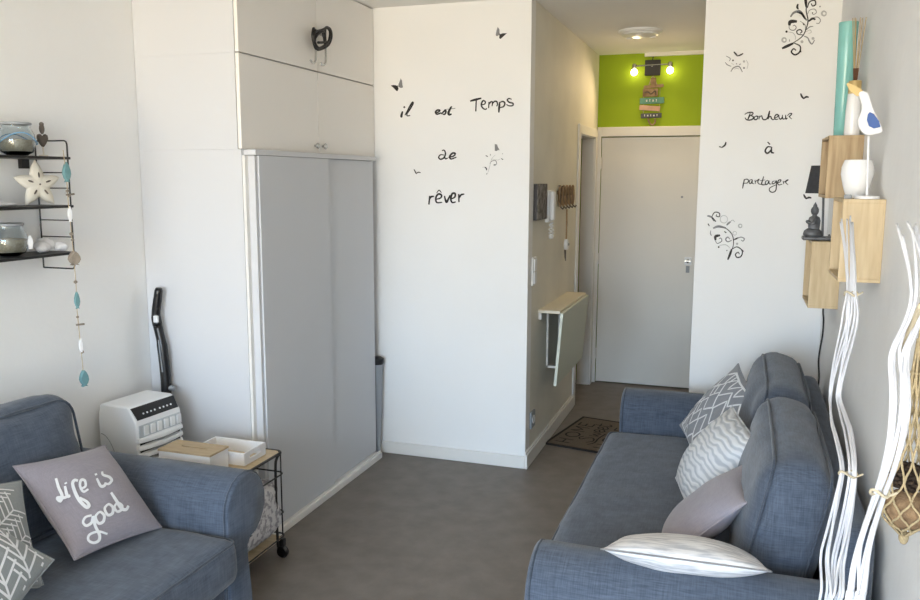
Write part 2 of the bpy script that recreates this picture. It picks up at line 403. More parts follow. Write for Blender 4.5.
# bathroom doorway trim + leaf swung open inside
struct('trim_2', MB().box((0, D2A-.065, 0), (.014, D2A+.004, D2Z+.065)).box((0, D2B-.004, 0), (.014, D2B+.06, D2Z+.065)).box((0, D2A+.004, D2Z-.004), (.014, D2B-.004, D2Z+.065))
       .box((-.1, D2B-.012, 0), (0, D2B, D2Z)).box((-.1, D2A, 0), (0, D2A+.012, D2Z)).box((-.1, D2A+.012, D2Z-.012), (0, D2B-.012, D2Z)), M['trim'], bev=.003)
d2 = struct('door_2', MB().box((-.80, D2B-.055, .01), (-.104, D2B-.015, D2Z-.015)), M['door'], bev=.003)
MB().tube([(-.72, D2B-.055, 1.0), (-.72, D2B-.09, 1.0), (-.60, D2B-.09, 1.0)], .009).build('door_handle', M['chrome'], d2, smooth=.8)
# baseboards
struct('baseboard_center', MB().box((XL, -.014, 0), (0.0, 0, .075)), M['trim'], bev=.004)
struct('baseboard_hall_left', MB().box((0, -.014, 0), (.016, D2A-.065, .085)).box((0, -.014, .085), (.008, D2A-.065, .10)), M['trim'], bev=.003)
struct('baseboard_message', MB().box((XB-.014, -.014, 0), (XR, 0, .075)), M['trim'], bev=.004)
struct('baseboard_right', MB().box((XR-.014, YB, 0), (XR, -.014, .075)), M['trim'], bev=.004)
struct('baseboard_left', MB().box((XL, YB, 0), (XL+.014, -1.40, .075)), M['trim'], bev=.004)
struct('trim_3', MB().box((.36, YD-.03, ZC-.028), (XB, YD, ZC)), M['trim'])    # cable trunking along the hall ceiling

# ------------------------------------------------------------------ cabinets
YC0, XC = -1.395, -.949
def cabinet(name, label, z0, z1, knob_z, hw):
    t = thing(name, label, 'cabinet', ((XL+XC)/2, YC0/2, z0))
    MB().box((XL+.002, YC0, z0), (XC-.02, -.003, z1)).build('body', M['cab'], t)
    for a, b, ky in ((YC0+.002, -.694, -.737), (-.690, -.005, -.655)):
        dd = MB().box((XC-.018, a, z0+.003), (XC, b, z1-.003)).build('door', M['cab_lit'], t, bev=.0015)
        k = MB().lathe([(.006, 0), (.006, .010), (.013, .013), (.016, .019), (.012, .025), (.003, .027)], (XC, ky if hw else ky, knob_z), 14, axis='x')
        k.build('knob', M['chrome'], dd, smooth=.7)
    return t
cabinet('overhead_cabinet', 'white two-door wall cupboard right under the ceiling above a second cupboard', 2.2405, ZC-.004, 2.43, 1)
cabinet('overhead_cabinet', 'white two-door cupboard with small round knobs resting on the sliding-door wardrobe', 1.8262, 2.240, 1.866, 1)
t = thing('wardrobe', 'tall white wardrobe with two grey sliding doors', 'wardrobe', (-1.2, -.7, 0))
MB().box((XL+.002, YC0, 0), (XC-.003, YC0+.02, 1.8257)).build('side_panel', M['cab'], t)
MB().box((XL+.002, YC0+.02, .05), (XL+.012, -.11, 1.80)).build('back_panel', M['cab'], t)
MB().box((XL+.002, -.125, .036), (-.936, -.105, 1.80)).build('side_panel', M['cab'], t)
MB().box((XL+.002, YC0+.02, 1.802), (-.893, -.104, 1.8257)).build('top_panel', M['cab'], t, bev=.0015)
MB().box((-.955, YC0+.030, .036), (-.905, YC0+.052, 1.80)).build('door_frame', M['cab'], t, bev=.002)
MB().box((XC-.003, YC0+.006, .0), (XC+.010, YC0+.034, 1.80)).build('edge_strip', M['trim'], t)
MB().box((-.912, YC0+.053, .04), (-.897, -.69, 1.80)).build('sliding_door', M['slide'], t, bev=.001)
MB().box((-.934, -.70, .04), (-.918, -.104, 1.80)).build('sliding_door', M['slide'], t, bev=.001)
MB().box((-.97, YC0+.02, 0), (-.8765, -.105, .035)).build('floor_track', M['trim'], t, bev=.003)
MB().box((-.8925, YC0+.02, .035), (-.8885, -.105, .045)).build('track_rail', M['trim'], t)

# bungee cord hung over the upper knobs
t = thing('bungee_cord', 'black bungee cord looped over the top cupboard knobs with grey hooks', 'cord', (XC+.03, -.68, 2.26))
def cp(pts, x=XC+.034): return [at(300+a/10, 15+b/10, 'x', x+.006*i/len(pts)) for i, (a, b) in enumerate(pts)]
loops = [[(135,130),(125,200),(140,290),(170,345),(240,330),(290,290),(315,210),(300,140),(260,125),(250,180),(255,260),(275,300)],
         [(135,130),(160,160),(220,150),(270,130),(300,170),(290,250),(250,300),(190,330),(150,280),(140,200),(165,160)],
         [(150,230),(190,180),(235,170),(250,220),(240,270),(180,275)], [(130,150),(150,210),(145,300),(165,330)],[(240,150),(240,220),(250,300),(245,330)]]
for i, L in enumerate(loops):
    MB().tube(cr_spline(cp(L, XC+.036+.007*(i % 3))), .0065, 7).build('cord_loop', M['black'], t, smooth=3)
for L in ([(158,300),(158,420),(150,470),(125,478),(105,455)], [(256,320),(258,440),(250,490),(220,500),(205,480)]):
    MB().tube(cr_spline(cp(L)), .0055, 7).build('hook', M['chrome'], t, smooth=3)

# ------------------------------------------------------------------ slim thing in the gap beside the wardrobe
t = thing('slim_bag', 'slim grey fabric holder with black rim in gap beside wardrobe', 'bag', (-.875, -.055, 0))
p = at(376, 440, 'y', -.055)
MB().lathe([(.012, 0.002), (.018, .1), (.03, .45), (.036, .575), (.03, .58)], (-.926, -.052, 0), 18).build('holder', M['grey_plastic'], t, smooth=.6)
MB().lathe([(.036, .575), (.040, .585), (.040, .61), (.02, .622)], (-.926, -.052, 0), 18).build('rim', M['black'], t, smooth=.6)

# ------------------------------------------------------------------ sofas
def arm_profile():
    pts = [(0, .01), (0, .40)]
    cy, cz, r = .128, .487, .128
    for k in range(0, 15):
        a = PI - k/14*(PI+1.45); pts.append((cy+r*math.cos(a), cz+r*math.sin(a)))
    pts += [(.122, .335), (.122, .28), (.140, .12), (.148, .01)]
    return pts
def sofa(name, label, loc, rotz, L, D, nback):
    t = thing(name, label, 'sofa', loc, rotz, world=False)
    AW = .205
    MB().box((.03, .10, .03), (D-.035, L-.10, .27)).build('base', M['sofa'], t, bev=.02)
    # skirt panel at the front
    MB().box((D-.036, .21, .012), (D-.022, L-.21, .27)).build('front_skirt', M['sofa'], t, bev=.005)
    b = soft(.052, L/2-.10, .375, .045, n=(6, 24, 14)); b.map(lambda p: Vector((p.x+.055, p.y+L/2, p.z+.39)))
    b.build('back_frame', M['sofa'], t, smooth=3)
    for side in (0, 1):
        pr = arm_profile(); m = MB(); rings = [(.02, .96), (.035, .99), (.06, 1), (D*.33, 1), (D*.66, 1), (D-.025, 1), (D-.012, .992), (D-.002, .965), (D, .94)]
        cyc, czc = .10, .32
        n = len(pr)
        for x, sc in rings:
            for (y, z) in pr:
                yy = cyc+(y-cyc)*sc; zz = czc+(z-czc)*(sc if z > .05 else 1)
                wob = .004*noise.noise(Vector((x*5, y*9+side*5, z*9)))
                yw = (AW-yy) if side == 0 else (L-AW+yy)
                m.v.append((x, yw, zz+wob))
        for i in range(len(rings)-1):
            for j in range(n): m.f.append((i*n+j, i*n+(j+1) % n, (i+1)*n+(j+1) % n, (i+1)*n+j))
        m.f.append(tuple(range(n))); k = (len(rings)-1)*n; m.f.append(tuple(range(k, k+n)))
        ar = m.build('arm', M['sofa'], t, smooth=.7)
        # piping round the front of the arm
        pp = []
        for (y, z) in pr:
            yy = cyc+(y-cyc)*.992; zz = czc+(z-czc)*(.992 if z > .05 else 1)
            pp.append((D-.014, (AW-yy) if side == 0 else (L-AW+yy), zz))
        MB().tube(pp, .0045, 6).build('piping', M['piping'], ar, smooth=3)
    # seat cushion
    sl = L-2*AW-.006; sd = D-.20
    c = soft(sd/2+.02, sl/2, .085, .045, (0, 0, .012), (18, 40, 6), .006, 5, seed=L)
    c.map(lambda p: Vector((p.x+.235+sd/2, p.y+L/2, p.z+.340)))
    so = c.build('seat_cushion', M['sofa'], t, smooth=3)
    for zz in (.340+.066, .340-.066):
        x0, x1, y0, y1 = .23, .235+sd+.010, AW+.012, L-AW-.012; r = .035
        q = []
        for (cx_, cy_, a0) in ((x1-r, y1-r, 0), (x0+r, y1-r, PI/2), (x0+r, y0+r, PI), (x1-r, y0+r, 1.5*PI)):
            for k in range(6): a = a0+k/5*PI/2; q.append((cx_+r*math.cos(a), cy_+r*math.sin(a), zz+.004))
        MB().tube(q, .005, 6, closed=True).build('piping', M['piping'], so, smooth=3)
    # back cushions
    bl = (L-2*AW-.01)/nback
    for i in range(nback):
        hy, hz, hx = bl/2-.004, .235, .10
        c = soft(hx, hy, hz, .075, (.035, .0, .024), (10, 20, 16), .010, 6, seed=i+L*3)
        yc = L-AW-.005-bl*(i+.5)
        Rm = Matrix.Rotation(-.20, 4, 'Y')
        fn = lambda p: Rm @ p + Vector((.228, yc, .655))
        co = c.map(fn).build('back_cushion', M['sofa'], t, smooth=3)
        for sx_ in (1, -1):
            q = []; r = .062; X = sx_*(hx-.019); e_ = .019
            for (cy_, cz_, a0) in ((hy-e_-r, hz-e_-r, 0), (-hy+e_+r, hz-e_-r, PI/2), (-hy+e_+r, -hz+e_+r, PI), (hy-e_-r, -hz+e_+r, 1.5*PI)):
                for k in range(6): a = a0+k/5*PI/2; q.append(Vector((X+sx_*.0, cy_+r*math.cos(a), cz_+r*math.sin(a))))
            # follow the puffed top
            q2 = []
            for k in range(len(q)):
                a, b2 = q[k], q[(k+1) % len(q)]
                for s in range(6):
                    p_ = a.lerp(b2, s/6); u = p_.y/hy; 
                    if p_.z > hz*.8: p_.z += .024*(1-u*u)*(1-(X/hx)**2)*.9
                    q2.append(fn(p_))
            MB().tube(q2, .005, 6, closed=True).build('piping', M['piping'], co, smooth=3)
    return t
LS_L = 1.80
left_sofa = sofa('sofa', 'slate blue fabric sofa on the left holding the lettered cushion', (-1.48, -1.95-LS_L, 0), 0, LS_L, .92, 2)
right_sofa = sofa('sofa', 'long slate blue fabric sofa under the wooden box shelves', (1.535, -.21, 0), PI, 2.12, .935, 2)

# ------------------------------------------------------------------ cushions
def pillow_z(u, v, T_, p=2.2):
    return T_*max(0, (1-abs(u)**p))**.62*max(0, (1-abs(v)**p))**.62
def pillow_mesh(wd, ht, T_, n=22, seed=0, wr=.006, pinch=.07):
    m = MB(); idx = {}
    def pos(i, j, s):
        u = math.sin((-1+2*i/n)*PI/2)*.6+(-1+2*i/n)*.4; v = math.sin((-1+2*j/n)*PI/2)*.6+(-1+2*j/n)*.4
        x = wd/2*u*(1-pinch*(1-v*v)*abs(u)**2); y = ht/2*v*(1-pinch*(1-u*u)*abs(v)**2)
        z = s*pillow_z(u, v, T_)
        e = (1-u*u)*(1-v*v)
        z += wr*noise.noise(Vector((x*9+seed*3, y*9, s*2+seed)))*min(1, e*4)
        return (x, y, z)
    def vert(i, j, s):
        edge = i in (0, n) or j in (0, n)
        key = (i, j, 0 if edge else s)
        if key not in idx: idx[key] = len(m.v); m.v.append(pos(i, j, 0 if edge else s))
        return idx[key]
    for s in (1, -1):
        for i in range(n):
            for j in range(n):
                q = (vert(i,j,s), vert(i+1,j,s), vert(i+1,j+1,s), vert(i,j+1,s))
                m.f.append(q if s > 0 else q[::-1])
    return m
def frame(c, ex, ey):
    ex = Vector(ex).normalized(); ey = Vector(ey); ey = (ey-ex*ey.dot(ex)).normalized(); ez = ex.cross(ey)
    mm = Matrix((ex, ey, ez)).transposed().to_4x4(); mm.translation = Vector(c); return mm
def pillow(name, label, mm, wd, ht, T_, mt, seed=0, wr=.006, seam=None, pinch=.07, group=None):
    t = thing(name, label, 'cushion', tuple(mm.translation), world=False, matrix=mm, group=group)
    b = pillow_mesh(wd, ht, T_, seed=seed, wr=wr, pinch=pinch).build('cover', mt, t, smooth=3)
    n = 22; q = []
    us = [math.sin((-1+2*i/n)*PI/2)*.6+(-1+2*i/n)*.4 for i in range(n+1)]
    for u in us[:-1]: q.append((u, -1))
    for v in us[:-1]: q.append((1, v))
    for u in us[::-1][:-1]: q.append((u, 1))
    for v in us[::-1][:-1]: q.append((-1, v))
    pts = [(wd/2*u*(1-pinch*(1-v*v)*abs(u)**2), ht/2*v*(1-pinch*(1-u*u)*abs(v)**2), 0) for u, v in q]
    MB().tube(pts, .0028, 6, closed=True).build('seam', seam or mt, t, smooth=3)
    return t, b
# the lettered cushion
LM = frame((-.962, -2.375, .592), (.065, .991, -.119), (-.724, .128, .674))
LT = .075
lp, lb = pillow('lettered_cushion', 'mauve grey square cushion lettered Life is good on the left sofa', LM, .39, .39, LT, M['mauve'], 1, pinch=.05)
LMI = LM.inverted()
def on_life(px, py):
    d_ = LMI.to_3x3() @ ray(px, py); o0 = LMI @ CAM
    z = LT
    for _ in range(6):
        k = (z-o0.z)/d_.z; p = o0+d_*k
        z = pillow_z(max(-1, min(1, p.x/.195)), max(-1, min(1, p.y/.195)), LT)+.004
    return p.x, p.y
def stroke2d(pts, w, n=5, taper=.75, dot=False):
    """2-D ribbon: returns left/right outline pairs"""
    P = cr_spline([(a, b, 0) for a, b in pts], n)
    out = []; N = len(P)
    for i, p in enumerate(P):
        tv = P[min(i+1, N-1)]-P[max(i-1, 0)]
        if tv.length < 1e-9: tv = Vector((1, 0, 0))
        tv.normalize(); nn = Vector((-tv.y, tv.x, 0))
        s = i/(N-1) if N > 1 else .5
        ww = w*(taper+(1-taper)*math.sin(PI*s))
        out.append((p+nn*ww/2, p-nn*ww/2))
    return out
LIFE = [
 ([(185,150),(198,195),(218,240),(205,270),(188,268),(196,252),(225,250),(243,246)], 17),
 ([(232,190),(246,240),(262,238)], 16), ([(234,172),(238,180)], 18),
 ([(300,162),(282,160),(272,180),(288,225),(312,268),(345,300),(358,290),(345,270),(310,250)], 17),
 ([(312,205),(340,190),(336,160),(316,160),(312,190),(330,218),(356,205)], 13),
 ([(400,148),(420,188),(440,186),(446,170)], 14), ([(394,122),(398,132)], 16),
 ([(428,112),(432,130),(462,142),(476,160),(462,178),(446,176)], 13),
 ([(372,342),(340,352),(328,378),(345,395),(372,380),(380,350),(392,395),(415,440),(412,470),(385,482),(358,468),(364,440),(410,424),(456,438)], 14),
 ([(410,325),(392,350),(408,382),(432,375),(438,345),(420,326),(408,328)], 14),
 ([(455,285),(440,308),(456,340),(480,332),(484,302),(466,284),(454,287)], 14),
 ([(505,275),(492,298),(506,322),(528,312),(530,290),(510,275),(502,278)], 13),
 ([(474,222),(500,262),(528,305),(552,312),(564,292)], 16),
]
m = MB()
for pts, wd in LIFE:
    prs = stroke2d([(20+a/5.214, 450+b/5.214) for a, b in pts], 1.12*wd/5.214, 6, .7)
    k = len(m.v); N = len(prs)
    for a, b in prs:
        for q in (a, b):
            x, y = on_life(q.x, q.y)
            z = pillow_z(x/.195, y/.195, LT)+.0025
            z += .006*noise.noise(Vector((x*9+3, y*9, 3)))
            m.v.append((x, y, z+.0025))
    for i in range(N-1): m.f.append((k+2*i, k+2*i+1, k+2*i+3, k+2*i+2))
m.build('lettering', M['print_white'], lb)

# ------------------------------------------------------------------ other cushions (poses from where they touch seat and back)
def print_lines(cover, wd, ht, T_, lines, lw, mk, seed):
    """flat printed lines lying on the front of a cushion"""
    m = MB()
    for pts in lines:
        P = []
        for (a, b) in zip(pts, pts[1:]):
            n = max(2, int(math.hypot(b[0]-a[0], b[1]-a[1])/.06))
            for k in range(n): P.append((a[0]+(b[0]-a[0])*k/n, a[1]+(b[1]-a[1])*k/n))
        P.append(pts[-1]); P = [p for p in P if abs(p[0]) < .93 and abs(p[1]) < .93]
        if len(P) < 2: continue
        k = len(m.v); N = len(P)
        for i, p in enumerate(P):
            q0, q1 = P[max(i-1, 0)], P[min(i+1, N-1)]; d = Vector((q1[0]-q0[0], q1[1]-q0[1])); d = d.normalized() if d.length > 1e-9 else Vector((1, 0))
            for sg in (1, -1):
                u, v = p[0]-d.y*lw*sg, p[1]+d.x*lw*sg
                x = wd/2*u*(1-.07*(1-v*v)*abs(u)**2); y = ht/2*v*(1-.07*(1-u*u)*abs(v)**2)
                z = pillow_z(u, v, T_)+.006*noise.noise(Vector((x*9+seed*3, y*9, 2+seed)))*min(1, (1-u*u)*(1-v*v)*4)
                m.v.append((x, y, z+.0028))
        for i in range(N-1): m.f.append((k+2*i, k+2*i+1, k+2*i+3, k+2*i+2))
    return m.build('printed_lines', mk, cover)
rn = random.Random(11)
zig = []
for r in range(9):
    v = -1.05+r*.26; pts = []; u = -1.0; up = r % 2
    while u < 1.05:
        pts.append((u, v+(.17 if up else -.13)+rn.uniform(-.05, .05))); u += rn.uniform(.16, .30); up = 1-up
    zig.append(pts)
    if r % 2: zig.append([(a+.1, b+.10) for a, b in pts[1:4]])
leaf = []
for k in range(6):
    x0 = -1.5+k*.48; a = .9
    leaf.append([(x0, -1), (x0+.9, 1)])
    for q in range(12):
        tt = q/11; cx_, cy_ = x0+.9*tt, -1+2*tt
        leaf.append([(cx_, cy_), (cx_+.40, cy_+.10)]); leaf.append([(cx_, cy_), (cx_-.06, cy_+.40)])
fine = [[(b*.7-a*.3, a) for a, b in L] for L in leaf]
WL = M['print_white']
def printed(name, label, mm, wd, ht, T_, mt, seed, lines, lw):
    t, b = pillow(name, label, mm, wd, ht, T_, mt, seed); print_lines(b, wd, ht, T_, lines, lw, WL, seed); return t
printed('patterned_cushion', 'grey cushion with white leaf lines at the photo\'s bottom left corner', frame((-.85, -3.01, .630), (-.23, .91, .34), (-.60, -.41, .68)), .42, .42, .075, M['pil_grey'], 3, leaf, .018)
printed('patterned_cushion', 'grey cushion with fine white lines behind the leaf-lined one', frame((-1.0, -2.80, .618), (.22, .94, -.25), (-.53, .33, .78)), .36, .36, .06, M['pil_grey'], 4, fine, .014)
printed('zigzag_cushion', 'grey cushion with white zigzag lines nearest the far arm of the long sofa', frame((1.085, -.68, .625), (.25, -.93, -.2), (.58, .10, .80)), .40, .42, .065, M['pil_grey2'], 5, zig, .022)
pillow('zebra_cushion', 'pale fluffy cushion with grey wavy stripes on the long sofa', frame((1.09, -1.36, .625), (.25, -.96, -.08), (.53, .10, .83)), .38, .38, .09, M['pil_zebra'], 6, pinch=.02)
pillow('plain_cushion', 'plain mauve grey cushion on the long sofa leaning between the zebra and striped ones', frame((1.068, -1.82, .593), (0, -1, 0), (.7, .02, .7)), .38, .38, .062, M['mauve'], 7)
pillow('striped_cushion', 'off-white finely striped cushion lying over the near arm of the long sofa', frame((1.035, -2.165, .60), (.995, .03, 0), (.02, .93, -.36)), .45, .40, .056, M['pil_stripe'], 8, seam=M['decal_grey'], pinch=.05)

# ------------------------------------------------------------------ wall lettering and stickers
def decal(name, label, cat, strokes, ax, val, org, sc, depth=-1, group=None, polys=(), taper=.6):
    boost = 1.45 if name == 'wall_word' else 1.0
    """strokes: [(pts, width, matkey)] in photo-zoom units; a flat vinyl sticker on a wall"""
    bymat = {}
    base = at(org[0]+30/sc, org[1]+30/sc, ax, val)
    off = Vector((0, 0, 0)); off['xyz'.index(ax)] = depth
    def pt(q): return at(org[0]+q.x/sc, org[1]+q.y/sc, ax, val)
    for st in strokes:
        pts, wd = st[0], st[1]; mk = st[2] if len(st) > 2 else 'decal'
        m = bymat.setdefault(mk, MB())
        if len(pts) == 1:
            x, y = pts[0]; prs = None
            poly = [pt(Vector((x+wd/2*math.cos(a*PI/5), y+wd/2*math.sin(a*PI/5), 0))) for a in range(10)]
            k = len(m.v); m.v += [tuple(p+off*.0006) for p in poly]+[tuple(p+off*.0014) for p in poly]
            m.f.append(tuple(range(k+10, k+20)))
            for i in range(10): m.f.append((k+i, k+(i+1) % 10, k+10+(i+1) % 10, k+10+i))
            continue
        prs = stroke2d(pts, wd*boost, 6, taper); k = len(m.v)
        for a, b in prs:
            pa, pb = pt(a), pt(b)
            m.v += [tuple(pa+off*.0014), tuple(pb+off*.0014), tuple(pa+off*.0004), tuple(pb+off*.0004)]
        for i in range(len(prs)-1):
            q = k+4*i
            m.f += [(q, q+1, q+5, q+4), (q, q+4, q+6, q+2), (q+1, q+3, q+7, q+5)]
        q = k+4*(len(prs)-1); m.f += [(k, k+2, k+3, k+1), (q, q+1, q+3, q+2)]
    for poly, mk in polys:
        m = bymat.setdefault(mk, MB()); P = [pt(Vector((a, b, 0))) for a, b in poly]
        m.prism([p+off*.0004 for p in P], off*.001)
    if len(bymat) == 1:
        mk, m = list(bymat.items())[0]
        return m.one(name, M[mk], label, cat, group=group)
    allv = [v for m in bymat.values() for v in m.v]
    base = [sum(v[i] for v in allv)/len(allv) for i in range(3)]; base[2] = min(v[2] for v in allv)
    t = thing(name, label, cat, tuple(base), group=group)
    for mk, m in bymat.items():
        o = m.build({'decal': 'black_shape', 'decal_grey': 'grey_shape', 'decal_light': 'pale_shape'}[mk], M[mk], t)
        if name == 'scroll_sticker': o['kind'] = 'stuff'
    return t
G1 = 'words on the centre wall'; G2 = 'words on the wall beside the front door'
decal('wall_word', 'black handwritten word il on the white centre wall', 'wall lettering',
      [([(212,436),(203,465),(196,500),(206,492)], 19), ([(226,378),(238,394)], 22), ([(240,482),(262,445),(300,372),(330,328),(336,345),(300,410),(266,462),(268,490),(302,486)], 13)], 'y', 0, (385, 75), 12, group=G1)
decal('wall_word', 'black handwritten word est on the white centre wall', 'wall lettering',
      [([(608,458),(645,442),(658,424),(630,422),(608,445),(622,470),(655,462),(675,450)], 15), ([(672,468),(700,445),(726,420),(730,450),(715,472),(690,468)], 15), ([(800,376),(775,420),(762,455),(772,476),(800,468)], 20), ([(735,412),(845,400)], 6)], 'y', 0, (385, 75), 12, group=G1)
decal('wall_word', 'black handwritten word Temps on the white centre wall', 'wall lettering',
      [([(138,220),(210,200),(292,180)], 21), ([(222,205),(216,360)], 20), ([(300,272),(338,258),(345,228),(318,214),(298,240),(294,285),(320,322),(350,332),(368,318)], 15),
       ([(396,232),(390,316)], 17), ([(394,268),(420,232),(444,236),(438,290)], 14), ([(438,264),(468,226),(500,226),(512,262),(500,292)], 14),
       ([(542,232),(534,310),(530,376)], 20), ([(540,240),(585,224),(612,250),(594,294),(545,308)], 15), ([(704,196),(670,184),(646,205),(672,236),(722,250),(718,280),(670,284),(634,266)], 15)], 'y', 0, (460, 85), 13.636, group=G1)
decal('wall_word', 'black handwritten word de on the white centre wall', 'wall lettering',
      [([(292,86),(262,84),(246,106),(262,122),(288,112),(303,84),(302,60),(290,44),(274,50)], 9), ([(298,98),(304,118),(325,112)], 8), ([(330,106),(372,96),(388,74),(366,70),(342,96),(352,120),(398,104)], 11)], 'y', 0, (410, 145), 8.57, group=G1)
decal('wall_word', 'black handwritten word rêver on the white centre wall', 'wall lettering',
      [([(170,436),(162,510)], 15), ([(165,468),(182,444),(208,440)], 11), ([(220,466),(262,454),(270,430),(244,420),(222,452),(230,492),(276,492)], 11), ([(228,412),(250,388),(270,410)], 6),
       ([(296,436),(304,470),(314,490),(330,460),(344,430)], 12), ([(350,464),(384,446),(386,416),(362,418),(350,460),(362,492),(392,488)], 12), ([(418,420),(420,490)], 14), ([(420,458),(438,428),(466,420)], 11)], 'y', 0, (410, 145), 8.57, group=G1)
decal('wall_word', 'black handwritten word Bonheur on the white wall beside the shelves', 'wall lettering',
      [([(184,200),(166,250),(148,290)], 16), ([(100,216),(145,192),(205,186),(226,206),(186,236)], 13), ([(186,236),(226,246),(222,284),(170,302),(124,292),(106,264)], 14),
       ([(276,240),(246,258),(248,292),(280,290),(298,258),(276,240),(312,248)], 13), ([(328,236),(312,290)], 15), ([(318,262),(352,236),(362,262),(376,290),(412,294),(440,270),(466,210),(476,162)], 13), ([(474,165),(460,230),(450,288)], 20),
       ([(456,266),(490,246),(500,276),(524,294),(556,284)], 13), ([(546,272),(592,252),(602,224),(572,220),(548,260),(566,292),(604,286)], 13), ([(612,222),(618,270),(640,288),(662,262),(668,224)], 13), ([(664,240),(676,284),(706,280)], 12),
       ([(714,222),(718,284),(742,270)], 14), ([(738,236),(776,204),(806,206),(782,238),(766,248),(806,286)], 12)], 'y', 0, (738, 100), 15, group=G2)
decal('wall_word', 'black handwritten letter à between the two longer words', 'wall lettering',
      [([(771.2,147),(767.5,147),(765.2,151),(767.5,153.3),(771,150),(771.8,146.8)], 1.2), ([(771.6,147),(771.4,152),(774,153)], 1.3), ([(767.6,142),(770,144.5)], 1.4)], 'y', 0, (0, 0), 1, group=G2)
decal('wall_word', 'black handwritten word partager on the white wall beside the shelves', 'wall lettering',
      [([(128,212),(112,280),(98,352)], 14), ([(112,230),(160,212),(188,232),(170,268),(122,274)], 11), ([(238,214),(206,232),(202,274),(230,270),(244,222),(246,274),(274,282)], 11), ([(284,224),(292,282)], 13),
       ([(290,250),(346,212),(326,252),(346,284),(384,292)], 11), ([(416,170),(398,230),(384,286),(420,298),(446,288)], 13), ([(356,236),(434,224)], 9), ([(480,228),(444,250),(444,292),(480,278),(492,236),(500,282),(532,284)], 12),
       ([(580,238),(546,252),(548,284),(584,268),(604,236),(606,310),(594,384),(546,410),(504,388),(504,350),(540,324),(614,292)], 12), ([(620,272),(664,250),(672,224),(642,228),(624,264),(642,298),(694,288)], 12), ([(708,240),(716,286)], 14), ([(712,262),(756,232),(782,222),(744,258),(782,298)], 11)], 'y', 0, (736, 165), 15, group=G2)
# butterflies
GB = 'small butterfly stickers'
decal('butterfly_sticker', 'dark butterfly sticker above the word il', 'wall sticker', [([(150,125),(160,170)], 10)], 'y', 0, (385, 75), 12, group=GB,
      polys=[([(70,128),(100,120),(135,124),(156,140),(158,180),(146,196),(128,182),(100,150)], 'decal'), ([(188,42),(204,66),(208,110),(216,150),(190,156),(160,140),(164,110),(176,80)], 'decal_grey')])
decal('butterfly_sticker', 'dark butterfly sticker near the top right of the centre wall', 'wall sticker', [([(480,250),(500,310)], 22)], 'y', 0, (475, 20), 20, group=GB,
      polys=[([(455,140),(490,190),(490,240),(484,300),(436,325),(415,300),(430,220)], 'decal_grey'), ([(490,290),(560,266),(640,264),(566,330),(512,380),(485,364)], 'decal')])
decal('butterfly_sticker', 'tiny dark butterfly sticker left of the word rêver', 'wall sticker', [([(34,208),(46,230),(56,248)], 10), ([(54,244),(72,234),(92,238)], 9)], 'y', 0, (410, 145), 8.57, group=GB)
decal('butterfly_sticker', 'tiny dark butterfly sticker above the end of Bonheur', 'wall sticker', [([(326,62),(332,76),(342,88)], 9), ([(340,86),(352,78),(364,80)], 9)], 'y', 0, (730, 80), 4.62, group=GB)
decal('butterfly_sticker', 'tiny grey butterfly sticker left of the letter à', 'wall sticker', [([(719,146.5),(722,147.5)], 1.8), ([(722,147.5),(725,145),(726,142)], 1.8)], 'y', 0, (0, 0), 1, group=GB)
decal('butterfly_sticker', 'tiny grey butterfly sticker beside the dark lamp shade', 'wall sticker', [([(340,528),(346,540),(354,550)], 9), ([(352,548),(364,543),(376,545)], 9)], 'y', 0, (730, 80), 4.62, group=GB)
# scroll stickers
def ring(x, y, r, n=10): return [(x+r*math.cos(2*PI*k/n), y+r*math.sin(2*PI*k/n)) for k in range(n+1)]
g, l = 'decal_grey', 'decal_light'
decal('scroll_sticker', 'large black and grey floral scroll sticker at the top beside the teal vase', 'wall sticker',
 [([(120,485),(170,462),(235,432)], 28), ([(200,445),(270,405),(330,355),(362,285),(380,205),(362,110),(364,40),(356,-60),(330,-140)], 11), ([(345,-60),(355,0),(362,70)], 28),
  ([(240,430),(300,462),(296,520),(250,548),(214,520),(236,488),(262,506)], 16), ([(192,255),(205,218),(270,214)], 36), ([(190,250),(196,290),(235,304),(262,278),(244,252),(228,262)], 9, g),
  ([(330,350),(280,342),(268,312),(300,296),(320,316),(300,334)], 12), ([(204,170),(240,126),(300,116),(340,170),(368,205)], 24, g), ([(270,120),(320,140),(352,190)], 20), ([(386,214),(424,186),(455,196)], 22), ([(400,190),(470,170),(504,200),(488,234),(462,232)], 9, g),
  ([(372,150),(396,102),(446,92),(464,126),(432,146),(420,126)], 7, g), ([(372,80),(396,20),(446,4),(456,44),(426,60),(412,36)], 14), ([(362,300),(396,270),(432,264)], 10, g), ([(340,362),(376,378),(396,418),(420,440),(446,400)], 13, g),
  ([(356,320),(400,300),(412,324),(384,336)], 6, l), ([(280,40),(272,70),(282,92)], 22), ([(282,92),(330,140)], 6, g), ([(165,317)], 24), ([(330,232),(342,252)], 20), ([(306,505),(310,524)], 16), ([(300,210),(350,250),(352,300)], 7, g),
  (ring(540,135,22), 18, l), (ring(142,400,20), 18, l), ([(430,385)], 30, l), ([(320,418)], 30, l), ([(500,66)], 16, g), ([(180,320),(230,330),(255,370),(250,400)], 7, l), ([(195,395),(195,415)], 12, g), ([(425,130)], 14)], 'y', 0, (770, 0), 10)
